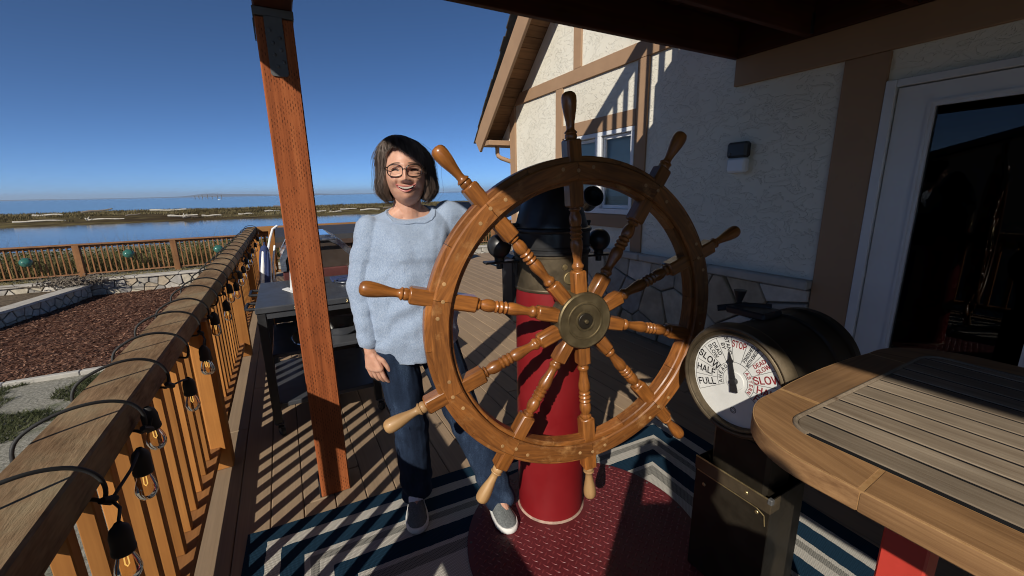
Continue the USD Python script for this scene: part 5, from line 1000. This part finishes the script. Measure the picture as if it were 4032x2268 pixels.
M['denim'] = material('denim', {'tc': ('texture_coordinate', {}), 'mp': ('mapping', {'mapping_type': 'point', 'scale': (1, 1, .3)}), 'n': ('noise_texture', {'scale': 300.0, 'detail': 3.0}), 'n2': ('noise_texture', {'scale': 8.0, 'detail': 6.0, 'roughness': .65}), 'm': ('mix_float', {'fac': .7}),
    'r': ('rgb_ramp', {'ramp': [(.38, (.005, .009, .020)), (.54, (.016, .028, .056)), (.66, (.05, .08, .135)), (.8, (.12, .17, .23))]}), 'b': ('bump', {'strength': 1.0, 'distance': .0008}), 'p': ('principled_bsdf', {'roughness': .9, 'specular_ior_level': .15})},
    [('tc.object', 'mp.vector'), ('tc.object', 'n.vector'), ('mp.vector', 'n2.vector'), ('n.fac', 'm.a'), ('n2.fac', 'm.b'), ('m.result', 'r.fac'), ('r.color', 'p.base_color'), ('n2.fac', 'b.height'), ('b.normal', 'p.normal')])
M['shoe'] = plain('shoe', (.13, .14, .14), .9, noise=.45, scale=160, bump=.0006, bscale=300, spec=.1)
M['sole'] = plain('sole', (.66, .65, .62), .7, noise=.08)
M['sock'] = plain('sock', (.62, .60, .68), .9, noise=.1, scale=100)
M['hair'] = material('hair', {'tc': ('texture_coordinate', {}), 'mp': ('mapping', {'mapping_type': 'point', 'scale': (1, 1, .12)}), 'n': ('noise_texture', {'scale': 120.0, 'detail': 5.0}), 'n2': ('noise_texture', {'scale': 16.0, 'detail': 3.0}), 'm': ('mix_float', {'fac': .5}), 'r': ('rgb_ramp', {'ramp': [(.35, (.030, .019, .013)), (.52, (.085, .058, .043)), (.70, (.26, .20, .165))]}), 'p': ('principled_bsdf', {'roughness': .42, 'specular_ior_level': .5})},
    [('tc.object', 'mp.vector'), ('mp.vector', 'n.vector'), ('mp.vector', 'n2.vector'), ('n.fac', 'm.a'), ('n2.fac', 'm.b'), ('m.result', 'r.fac'), ('r.color', 'p.base_color')])
M['lips'] = plain('lips', (.45, .14, .12), .4, noise=.1, scale=60); M['teeth'] = plain('teeth', (.50, .44, .37), .4, noise=.03); M['eye_dark'] = plain('eye_dark', (.02, .014, .012), .25); M['mouth_dark'] = plain('mouth_dark', (.06, .015, .012), .7)
M['brow'] = plain('brow', (.12, .075, .05), .8); M['frame_dark'] = plain('frame_dark', (.022, .014, .011), .25, noise=.4, scale=80, coat=.4)
M['lens'] = material('lens', {'f': ('fresnel', {'IOR': 1.25}), 't': ('transparent_bsdf', {'color': (.98, .98, .97)}), 'g': ('glossy_bsdf', {'color': (1, 1, 1), 'roughness': .02}), 'm': ('mix_closure', {})}, [('f.fac', 'm.fac'), ('t.BSDF', 'm.closure1'), ('g.BSDF', 'm.closure2')], surface='m.closure')
M['jacket'] = plain('jacket', (.03, .035, .05), .9, noise=.2, scale=40)
def hullbone(p, r, q, r2, n=14):
    return m3.Manifold.batch_hull([m3.Manifold.sphere(r, n).translate(tuple(map(float, p))), m3.Manifold.sphere(r2, n).translate(tuple(map(float, q)))])
def hulls(pts, n=16): return m3.Manifold.batch_hull([m3.Manifold.sphere(r, n).translate(tuple(map(float, p))) for p, r in pts])
def union(ms): return m3.Manifold.batch_boolean(ms, m3.OpType.Add)
def soften(m, edge=.012, it=10):
    m = m.refine_to_length(edge); k = m.to_mesh(); t = trimesh.Trimesh(np.array(k.vert_properties[:, :3]), np.array(k.tri_verts), process=True)
    trimesh.smoothing.filter_taubin(t, lamb=.5, nu=.53, iterations=it); return t
A3 = np.array
def finger_chain(base, dirs, lens, r0, r1):
    out, p = [], A3(base); rr = np.linspace(r0, r1, len(lens)+1)
    for d, l, a, b in zip(dirs, lens, rr[:-1], rr[1:]): q = p+nrm(d)*l; out.append(hullbone(p, a, q, b, 10)); p = q
    return out
def hand(wrist, fwd, pdir, side, curl=.5, thumb_side=1, sc=1.0):
    """fwd: from the wrist to the knuckles; pdir: out of the palm; side: towards the thumb."""
    f, p, s = nrm(fwd), nrm(pdir), nrm(side); ms = []
    kn = [wrist+f*.083*sc+s*o*sc for o in (.031, .010, -.011, -.030)]
    ms.append(hulls([(wrist, .022*sc), (wrist+s*.012+f*.02, .021*sc), (wrist-s*.012+f*.02, .019*sc), (kn[0]-f*.01, .0145*sc), (kn[1]-f*.008, .0145*sc), (kn[2]-f*.01, .0138*sc), (kn[3]-f*.016, .0125*sc)], 12))
    for k, (L_, c) in enumerate(zip((.070, .078, .073, .058), (curl*.85, curl, curl*1.05, curl*1.15))):
        d = [f*math.cos(a)+p*math.sin(a)-s*.04*(k-1.5) for a in (c*.55, c*1.25, c*1.9)]; ms += finger_chain(kn[k]-f*.012, d, (A3([.45, .30, .25])*L_+A3([.012, 0, 0]))*sc, .0102*sc, .0076*sc)
    d = [nrm(s*.75+f*.55+p*.35), nrm(s*.25+f*.92+p*.35), nrm(f+p*.5-s*.05)]; ms += finger_chain(wrist+f*.018+s*.018, d, [.036*sc, .034*sc, .028*sc], .0135*sc, .009*sc)
    return ms

# ---- head: local x = viewer's right, y = forward, z = up
def head_mesh(sub=5):
    t = trimesh.creation.icosphere(sub); v = t.vertices.copy(); x, y, z = v.T; fr_ = np.clip(y, 0, 1)
    P_ = np.stack([x*.0745, np.where(y > 0, y*.094, y*.098), z*.118], 1)
    P_[:, 0] *= 1.08; zz = P_[:, 2]; jaw = np.clip((-zz-.02)/.10, 0, 1); P_[:, 0] *= 1-.20*jaw**1.7; P_[:, 1] = np.where(P_[:, 1] > 0, P_[:, 1]*(1+.02*jaw), P_[:, 1]*(1-.48*jaw**1.1)); P_[:, 2] = np.where(zz < 0, zz*1.13, zz)
    front = np.clip((P_[:, 1]-.02)/.05, 0, 1)
    def bump(cx, cz, sx, sz, h, d=(0, 1, 0)):
        g_ = np.exp(-((P_[:, 0]-cx)/sx)**2-((P_[:, 2]-cz)/sz)**2)*front*h; P_[:] += np.outer(g_, d)
    bump(0, -.098, .030, .020, .014); bump(0, .022, .05, .010, .005); 
    for s in (-1, 1):
        bump(s*.033, .001, .017, .013, -.012); bump(s*.044, -.034, .024, .020, .013); bump(s*.036, -.012, .016, .006, .003); bump(s*.046, -.062, .010, .022, -.003); bump(s*.030, -.046, .0055, .013, -.0065); bump(s*.042, -.060, .0045, .010, -.004); bump(s*.050, -.004, .006, .010, -.003)
    bump(0, -.002, .008, .016, .008); bump(0, -.018, .0085, .016, .012); bump(0, -.031, .0115, .0095, .020); 
    for s in (-1, 1): bump(s*.0125, -.034, .007, .007, .010)
    bump(0, -.045, .012, .005, -.006); bump(0, -.052, .026, .006, .005); bump(0, -.074, .022, .006, .004); bump(0, -.061, .034, .005, -.005)
    return P_, t.faces
def surf_y(P_, x, z):
    m = P_[:, 1] > .02; d = (P_[m, 0]-x)**2+(P_[m, 2]-z)**2; i = np.argsort(d)[:6]; w = 1/(d[i]+1e-8); return float((P_[m, 1][i]*w).sum()/w.sum())

def make_woman():
    th = T('person', 'smiling woman in glasses, grey blue sweater, jeans and grey slip-on shoes behind the ship wheel', 'person', (.47, 1.78, 0))
    Hc = A3([.478, 1.795, 1.589]); fwd = nrm([-.30, -.95, -.02]); sx_ = nrm(np.cross(fwd, [0, 0, 1])); sx_ = -sx_ if sx_[0] < 0 else sx_; upv = np.cross(sx_, fwd)*1.0
    if upv[2] < 0: upv = -upv
    HM = TR(np.stack([sx_, fwd, upv], 1)*1.10, Hc)
    HP_, HF = head_mesh()
    toW = lambda p: A3(p) @ HM[:3, :3].T+HM[:3, 3]
    HAIRUP = A3([0, 0, .006])
    shR, elR, wrR = A3([.315, 1.825, 1.352]), A3([.262, 1.82, 1.12]), A3([.258, 1.75, .845]); shL, elL, wrL = A3([.655, 1.80, 1.405]), A3([.835, 1.83, 1.385]), A3([1.015, 1.655, 1.475])
    neck0, neck1 = A3([.485, 1.835, 1.40]), A3([.480, 1.82, 1.54]); pel = A3([.458, 1.80, .86])
    hipR, knR, anR = A3([.375, 1.80, .83]), A3([.408, 1.775, .46]), A3([.412, 1.80, .085]); hipL, knL, anL = A3([.545, 1.79, .83]), A3([.648, 1.70, .455]), A3([.752, 1.60, .10])
    # the body: one continuous surface, head included
    ms = [hulls([(A3([.38, 1.82, 1.33]), .07), (A3([.59, 1.81, 1.34]), .07), (A3([.40, 1.81, 1.0]), .085), (A3([.52, 1.80, 1.0]), .085)]), hulls([(A3([.40, 1.81, 1.0]), .085), (A3([.52, 1.80, 1.0]), .085), (hipR, .085), (hipL, .085)]),
          hullbone(neck0, .062, neck1, .054, 20), hulls([(A3([.40, 1.83, 1.375]), .04), (A3([.57, 1.82, 1.385]), .04), (neck0+A3([0, 0, .03]), .054)]),
          hullbone(shR, .05, elR, .036), hullbone(elR, .036, wrR, .025), hullbone(shL, .05, elL, .036), hullbone(elL, .036, wrL, .025),
          hullbone(hipR, .08, knR, .052), hullbone(knR, .052, anR, .036), hullbone(hipL, .08, knL, .052), hullbone(knL, .052, anL, .036),
          hullbone(anR, .034, A3([.375, 1.66, .035]), .024), hullbone(anL, .034, A3([.735, 1.44, .035]), .024)]
    ms += hand(wrR, [.10, -.16, -1], [.55, .62, -.1], [.62, -.75, .1], .55, sc=1.02); ms += hand(wrL, [.75, -.5, .25], [.0, -.35, -.9], [-.5, -.8, .2], .5)
    b0 = soften(union(ms), .0085, 6)
    hm = trimesh.Trimesh(HP_ @ HM[:3, :3].T+HM[:3, 3], HF, process=False)
    # head and body meet inside the neck: boolean union keeps one closed surface with the sculpted face
    try:
        A_ = m3.Manifold(m3.Mesh(np.asarray(b0.vertices, np.float32), np.asarray(b0.faces, np.uint32))); H_ = m3.Manifold(m3.Mesh(np.asarray(hm.vertices, np.float32), np.asarray(hm.faces, np.uint32)))
        U = (A_+H_).to_mesh(); body = (np.array(U.vert_properties[:, :3]), np.array(U.tri_verts))
        assert len(body[1]) > len(HF)
    except Exception:
        body = trimesh.util.concatenate([b0, hm]); body = (np.array(body.vertices), np.array(body.faces))
    put('body', body, M['skin'], th, smooth=True)
    # ---- sweater
    q = A3
    tor = [hulls([(q([.385, 1.81, 1.325]), .085), (q([.575, 1.80, 1.335]), .085), (q([.325, 1.83, 1.345]), .05), (q([.635, 1.81, 1.375]), .05), (q([.43, 1.83, 1.405]), .04), (q([.55, 1.82, 1.41]), .04), (q([.365, 1.80, 1.15]), .105), (q([.56, 1.79, 1.15]), .105), (q([.43, 1.735, 1.24]), .085), (q([.53, 1.73, 1.24]), .085)]),
           hulls([(q([.365, 1.80, 1.15]), .105), (q([.56, 1.79, 1.15]), .105), (q([.43, 1.735, 1.22]), .08), (q([.53, 1.73, 1.22]), .08), (q([.352, 1.80, .86]), .105), (q([.565, 1.79, .86]), .105), (q([.46, 1.73, .90]), .10)]),
           hulls([(q([.352, 1.80, .90]), .105), (q([.565, 1.79, .90]), .105), (q([.46, 1.73, .90]), .10), (q([.355, 1.80, .785]), .09), (q([.56, 1.79, .785]), .09), (q([.46, 1.745, .78]), .088)]),
           hulls([(shR+q([.015, 0, -.02]), .066), (shR*.5+elR*.5, .066), (q([.375, 1.81, 1.25]), .07)]), hullbone(shR, .060, elR, .057), hullbone(elR, .060, wrR+q([.0, .012, .045]), .043),
           hulls([(shL, .058), (shL*.5+elL*.5, .066), (q([.60, 1.80, 1.27]), .07)]), hullbone(shL, .058, elL, .054), hullbone(elL, .058, wrL*.9+elL*.1, .042)]
    sw = union(tor)
    sw = sw-m3.Manifold.sphere(1, 32).scale((.112, .105, .055)).rotate((14, 0, 0)).translate((.482, 1.775, 1.445))
    sw = sw-m3.Manifold.cube((2, 2, .2), True).translate((0.5, 1.8, .683))
    t = soften(sw, .0095, 7); v = t.vertices; n_ = t.vertex_normals
    arm = np.clip(1-np.minimum(np.linalg.norm(np.cross(v-shR, nrm(wrR-shR)), axis=1), np.linalg.norm(np.cross(v-elL, nrm(wrL-elL)), axis=1))/.10, 0, 1)*(v[:, 0] < .335)
    fold = (meshkit.fbm(v*[16, 16, 30], 3, 3)-.5)*.022*(.25+.75*arm)+(meshkit.fbm(v*[10, 10, 6], 3, 8)-.5)*.022+np.sin(v[:, 2]*85+v[:, 0]*22+3*meshkit.noise(v*14, 4))*.0022*np.clip((1.06-v[:, 2])/.2, 0, 1)*arm*2
    # drag lines from the arm pits and a soft break above the hem
    pit = np.exp(-((v[:, 2]-1.22)/.05)**2-((v[:, 0]-.345)/.05)**2); fold -= .014*pit; fold += .006*np.sin((v[:, 2]+.55*abs(v[:, 0]-.46))*60)*np.exp(-((v[:, 2]-1.02)/.12)**2)*(v[:, 0] > .335)
    hem = np.clip((.80-v[:, 2])/.03, 0, 1); fold += .004*np.exp(-((v[:, 2]-.775)/.012)**2)*(v[:, 0] > .33)
    t.vertices = v+n_*fold[:, None]
    put('sweater', t2 if False else (np.array(t.vertices), np.array(t.faces)), M['knit'], th, smooth=True)
    a_ = np.linspace(0, 2*np.pi, 60); Rn = trimesh.transformations.rotation_matrix(math.radians(14), [1, 0, 0])[:3, :3]
    # neckline band
    ray = trimesh.proximity.ProximityQuery(t); ring = np.c_[.104*np.cos(a_), .097*np.sin(a_), np.full(60, -.018)] @ Rn.T+[.482, 1.775, 1.445]; cp_, _, _ = trimesh.proximity.closest_point(t, ring)
    put('neckband', B().tube(cp_, .0045, 8, caps=False), M['knit'], th)
    put('cuff', B().tube([wrR*.985+elR*.015+q([.0, .010, .052]), wrR+q([.0, .010, .030])], [.044, .041], 20, caps=False), M['knit'], th)
    # ---- jeans
    je = [hulls([(hipR+q([-.01, 0, .06]), .100), (hipL+q([.01, 0, .06]), .100), (hipR+q([-.012, 0, 0]), .102), (hipL+q([.012, 0, 0]), .102), (q([.46, 1.75, .84]), .07)]), hullbone(hipR+q([-.008, 0, 0]), .102, knR, .083, 18), hullbone(knR, .083, anR+q([0, -.01, .10]), .076, 18), hullbone(anR+q([0, -.01, .10]), .076, anR+q([0, -.015, -.005]), .074, 18),
          hullbone(hipL+q([.008, 0, 0]), .102, knL, .083, 18), hullbone(knL, .083, anL+q([-.02, .01, .10]), .076, 18), hullbone(anL+q([-.02, .01, .10]), .076, anL+q([-.004, -.05, -.035]), .072, 18)]
    jm = union(je); jm = jm-m3.Manifold.cube((1, 1, .2), True).translate((.46, 1.8, 1.0+.0))
    jm = jm-m3.Manifold.cube((.35, .5, .2), True).translate((.30+.0, 1.8, -.045))-m3.Manifold.cube((.4, .6, .2), True).translate((.80, 1.6, -.070))
    t = soften(jm, .010, 6); v = t.vertices; n_ = t.vertex_normals
    kneey = np.exp(-((v[:, 2]-.45)/.09)**2); low = np.clip((.28-v[:, 2])/.2, 0, 1)
    fold = (meshkit.fbm(v*[9, 9, 6], 3, 5)-.5)*.026+np.sin(v[:, 2]*70+v[:, 0]*40+4*meshkit.noise(v*9, 2))*(.0035*kneey+.006*low)
    t.vertices = v+n_*fold[:, None]; put('jeans', (np.array(t.vertices), np.array(t.faces)), M['denim'], th, smooth=True)
    # ---- shoes
    def shoe(heel, toe, z0, name):
        d = nrm(A3([*(toe-heel), 0])); s = A3([-d[1], d[0], 0]); L_ = np.linalg.norm(toe-heel); P0 = A3([*heel, z0])
        W = lambda t: np.interp(t, [0, .06, .2, .4, .62, .8, .92, .98, 1], [.012, .028, .033, .034, .044, .046, .036, .02, .006])
        Ht = lambda t: np.interp(t, [0, .05, .25, .42, .6, .8, .93, 1], [.055, .078, .088, .086, .068, .05, .038, .022])
        ts = np.r_[0, .02, np.linspace(.05, .95, 22), .98, 1]; up_ = B(); rows = []
        for t_ in ts:
            a = np.linspace(0, np.pi, 17); w, h = W(t_), Ht(t_); rows.append(P0+d*L_*t_+np.outer(np.cos(a)*w, s)+np.outer(.020+np.sin(a)**.75*(h-.020), [0, 0, 1]))
        R_ = np.array(rows); n0, m0 = R_.shape[:2]; i, j = np.meshgrid(np.arange(n0-1), np.arange(m0-1), indexing='ij'); up_.add(R_.reshape(-1, 3), np.stack([i*m0+j, i*m0+j+1, (i+1)*m0+j+1, (i+1)*m0+j], -1).reshape(-1, 4))
        sh = put('shoe', up_, M['shoe'], th, smooth=True)
        out = np.vstack([np.array([P0+d*L_*t_+s*W(t_)*1.08 for t_ in ts]), np.array([P0+d*L_*t_-s*W(t_)*1.08 for t_ in ts[::-1]])])[:, :2]
        put('sole', loft_poly(Polygon(out).buffer(.003).simplify(.0008), [(.004, z0+.001), (0, z0+.006), (-.001, z0+.016), (.001, z0+.025), (.004, z0+.028)]), M['sole'], sh, smooth=50)
        top = P0+d*L_*.24; hs = soften(hulls([(top+A3([0, 0, .06]), .038), (top+A3([0, 0, .15]), .044), (top+d*.07+A3([0, 0, .045]), .034)]), .01, 3); put('sock', (np.array(hs.vertices), np.array(hs.faces)), M['sock'], sh, smooth=True)
        rim_ = np.array([P0+d*L_*(.24+.22*math.cos(a))+s*.031*math.sin(a)+[0, 0, .083+.012*math.cos(a+math.pi)*-.4] for a in np.linspace(0, 2*np.pi, 30)]); put('collar', B().tube(rim_, .0045, 6, caps=False), M['shoe'], sh)
    shoe(A3([.425, 1.865]), A3([.357, 1.585]), .0085, 'r'); shoe(A3([.742, 1.665]), A3([.722, 1.375]), .0125, 'l')
    # ---- face
    on = lambda x, z, o=0: toW([x, surf_y(HP_, x, z)+o, z])
    for s in (-1, 1):
        e = []
        for t_ in np.linspace(-1, 1, 11): x = s*.0335+t_*.0145; e.append(on(x, .001+.0035*(1-t_*t_)-.001, .0012))
        put('eye', B().tube(e, [.0004]+[.0024]*9+[.0004], 8), M['eye_dark'], th)
        lid = [on(s*.0335+t_*.017, .0055+.0050*(1-t_*t_), .0008) for t_ in np.linspace(-1, 1, 11)]; put('eyelid', B().tube(lid, [.0006]+[.0021]*9+[.0006], 8), M['skin'], th)
        bag = [on(s*.0335+t_*.016, -.0075-.0040*(1-t_*t_), .0004) for t_ in np.linspace(-1, 1, 11)]; put('lower_lid', B().tube(bag, [.0006]+[.0021]*9+[.0006], 8), M['skin'], th)
        br = [on(s*.034+t_*.021*s, .0225+.0035*(1-(t_+.2)**2)-.002*t_, .0012) for t_ in np.linspace(-1, 1, 9)]; put('eyebrow', B().tube(br, [.001]+[.0022]*6+[.0015, .0006], 6), M['brow'], th)
        ear = [toW([s*(.0755+.010*math.sin(a*.5)), -.008-.012*math.sin(a), .0+.028*math.cos(a)]) for a in np.linspace(0, math.pi, 9)]; put('ear', B().tube(ear, [.006]+[.009]*7+[.006], 8), M['skin'], th)
    # open smile: dark mouth, teeth, lips
    mx = np.linspace(-1, 1, 15); ztop = -.0570+.0085*mx**2; zbot = -.0712+.0225*mx**2
    up1 = np.array([on(x*.0355, z, .0016) for x, z in zip(mx, ztop)]); lo1 = np.array([on(x*.0355, max(z, -.0735), .0016) for x, z in zip(mx, np.minimum(zbot, ztop))])
    v = np.vstack([up1, lo1]); f = np.array([[i, i+1, 16+i, 15+i] for i in range(14)]); put('mouth', (v, f), M['mouth_dark'], th, smooth=True)
    tb_ = B()
    for k in range(8):
        x = (k-3.5)*.0066; z1 = -.0572+.0070*(x/.0355)**2; h = .0082-.0040*(abs(k-3.5)/3.5)**2; c = on(x, z1-h/2+.001, .0042+.0032*(1-(x/.026)**2)); tb_.box([-.0033, -.0012, -h/2], [.0033, .0012, h/2], .0006, HM @ np.eye(4) if False else TR(HM[:3, :3], c))
    put('teeth', tb_, M['teeth'], th, kind='stuff')
    put('upper_lip', B().tube([on(x*.0370, z+.0018, .0014) for x, z in zip(mx, ztop)], [.0008]+[.0026]*13+[.0008], 8), M['lips'], th); put('lower_lip', B().tube([on(x*.0360, z-.0016, .0012) for x, z in zip(mx, np.minimum(zbot, ztop))], [.0008]+[.0036]*13+[.0008], 8), M['lips'], th)
    # glasses
    gy = .098; gl_ = B()
    for s in (-1, 1):
        a = np.linspace(0, 2*np.pi, 41); rx, rz_ = .0270, .0205
        sq = lambda t: np.sign(t)*abs(t)**.72
        ring = [toW([s*.0335+rx*sq(math.cos(t)), gy-.012*((s*.0335+rx*sq(math.cos(t)))/.06)**2+.002, -.0005+rz_*sq(math.sin(t))*(1 if math.sin(t) > 0 else 1.02)]) for t in a]
        gl_.tube(ring, .0020, 8, caps=False)
        gl_.tube([toW([s*.0605, gy-.010, .011]), toW([s*.070, gy-.022, .011]), toW([s*.079, .02, .008]), toW([s*.080, -.02, .004])], .0020, 8)
    gl_.tube([toW([-.0075, gy+.002, .004]), toW([0, gy+.005, .006]), toW([.0075, gy+.002, .004])], .0019, 8)
    gp = put('glasses', gl_, M['frame_dark'], th)
    for s in (-1, 1):
        ring = np.array([toW([s*.0335+.0262*np.sign(math.cos(t))*abs(math.cos(t))**.72, gy-.012*((s*.0335+.0262*math.cos(t))/.06)**2+.002, -.0005+.0198*np.sign(math.sin(t))*abs(math.sin(t))**.72]) for t in np.linspace(0, 2*np.pi, 25)[:-1]]); c = ring.mean(0)
        put('lens', (np.vstack([ring, c]), np.array([[i, (i+1) % 24, 24] for i in range(24)])), M['lens'], gp, smooth=True)
    # ---- hair: a bob, parted on the viewer's left, swept across the forehead
    def hair_pt(phi, t, o=0.0):
        """phi: 0 = forward, positive = viewer's right; t: 0 at the parting, 1 at the ends."""
        a = abs(phi); side = 1 if phi >= 0 else -1
        # how low the hair ends: hairline in front, jaw at the sides and back
        if phi >= 0: zend = np.interp(a, [0, .25, .5, .75, .95, 1.15, 1.5, 3.15], [.064, .050, .034, .016, -.02, -.110, -.117, -.112])
        else: zend = np.interp(a, [0, .25, .5, .75, .92, 1.12, 1.5, 3.15], [.070, .074, .070, .050, .00, -.108, -.116, -.112])
        zt = .123; z = zt+(zend-zt)*(t**1.35 if a < 1.0 else t)
        R = np.interp(a, [0, .5, .95, 1.3, 1.7, 2.4, 3.15], [.100, .091, .083, .089, .096, .106, .112])
        if z > 0: r = R*math.sqrt(max(0, 1-(z/zt)**2.3))
        else: r = R*(1+.10*math.sin(min(1, -z/.10)*math.pi*.62)-.30*max(0, (-z-.080)/.04)**1.5)
        part = A3([-.020, .012, 0])*max(0, z/zt)**1.5
        lum = .003*math.sin(phi*17+z*14)+.002*math.sin(phi*41+z*30)
        r = r+o+lum*min(1, t*3); front_flat = 1.0
        return A3([math.sin(phi)*r*1.03, math.cos(phi)*r*1.02, z])+part+HAIRUP
    nphi, nt = 220, 36; ph = np.linspace(-math.pi, math.pi, nphi+1)[:-1]; tt = np.linspace(0.001, 1, nt)
    outer = np.array([[hair_pt(p, t_) for t_ in tt] for p in ph]); inn_ = np.array([[hair_pt(p, t_, -.013-.006*t_) for t_ in tt] for p in ph])
    def sheet(G, flip): 
        n0, m0 = G.shape[:2]; i, j = np.meshgrid(np.arange(n0), np.arange(m0-1), indexing='ij'); k = (i+1) % n0; q4 = np.stack([i*m0+j, i*m0+j+1, k*m0+j+1, k*m0+j], -1).reshape(-1, 4); return q4[:, ::-1] if flip else q4
    V = np.vstack([outer.reshape(-1, 3), inn_.reshape(-1, 3)]); F = np.vstack([sheet(outer, False), sheet(inn_, True)+nphi*nt])
    e = np.array([[i*nt+nt-1, nphi*nt+i*nt+nt-1, nphi*nt+((i+1) % nphi)*nt+nt-1, ((i+1) % nphi)*nt+nt-1] for i in range(nphi)]); F = np.vstack([F, e])
    hr = put('hair', (V @ HM[:3, :3].T+HM[:3, 3], F), M['hair'], th, smooth=True)
    g2 = np.random.default_rng(5); L2 = []
    for k in range(5200):
        p = g2.uniform(-math.pi, math.pi); o = abs(g2.normal(0, .0045)) if k % 12 else abs(g2.normal(0, .011)); dp = g2.normal(0, .06); t1 = g2.uniform(.75, 1.07); c = np.array([hair_pt(((p+dp*t_**1.5+math.pi) % (2*math.pi))-math.pi, t_, o*min(1, t_*3)+.0015*math.sin(t_*9+k)) for t_ in np.linspace(.02, t1, 14)]); L2.append(c @ HM[:3, :3].T+HM[:3, 3])
    curves('hair_strand', L2, [.0009, .0009, .0004], M['hair'], th, kind='stuff')
    return th
woman = make_woman()
# the photographer, standing behind the camera: seen only as a shadow and in the door glass
def make_photographer():
    th = T('photographer', 'person in a dark jacket holding up a phone behind the camera, mirrored in the door', 'person', (-.2, -.55, 0)); q = A3
    f = nrm([.476, .879, 0]); s = q([f[1], -f[0], 0]); o = q([-.27, -.50, 0])
    L_ = lambda a, b, z: o+s*a+f*b+q([0, 0, z])
    ms = [hulls([(L_(-.16, 0, 1.42), .075), (L_(.16, 0, 1.42), .075), (L_(-.12, 0, 1.0), .12), (L_(.12, 0, 1.0), .12)]), hulls([(L_(-.12, 0, 1.0), .12), (L_(.12, 0, 1.0), .12), (L_(-.11, 0, .85), .11), (L_(.11, 0, .85), .11)]), hullbone(L_(0, 0, 1.48), .062, L_(0, .02, 1.60), .058),
          m3.Manifold.sphere(1, 28).scale((.08, .10, .125)).rotate((0, 0, -28.4)).translate(tuple(L_(0, .03, 1.69)))]
    for k in (-1, 1):
        ms += [hullbone(L_(.2*k, 0, 1.42), .066, L_(.24*k, .12, 1.16), .052), hullbone(L_(.24*k, .12, 1.16), .052, L_(.10*k, .36, 1.44), .038), hullbone(L_(.11*k, 0, .86), .10, L_(.12*k, .02, .48), .07), hullbone(L_(.12*k, .02, .48), .07, L_(.13*k, -.02, .07), .05), hullbone(L_(.13*k, -.04, .05), .045, L_(.14*k, .15, .04), .036)]
        ms += hand(L_(.10*k, .36, 1.44), f*.25+q([0, 0, 1])-s*k*.35, -s*k+f*.3, f, .7)
    t = soften(union(ms), .02, 6); put('body', (np.array(t.vertices), np.array(t.faces)), M['jacket'], th, smooth=True)
    ph_ = T('phone', 'phone held up by the photographer behind the camera', 'phone', (0, -.06, 1.5))
    put('case', B().box([-.075, -.004, -.037], [.075, .004, .037], .003, TR(np.stack([s, f, [0, 0, 1]], 1), q([0, 0, 1.47])-f*.10)), M['black_gloss'], ph_)
make_photographer()
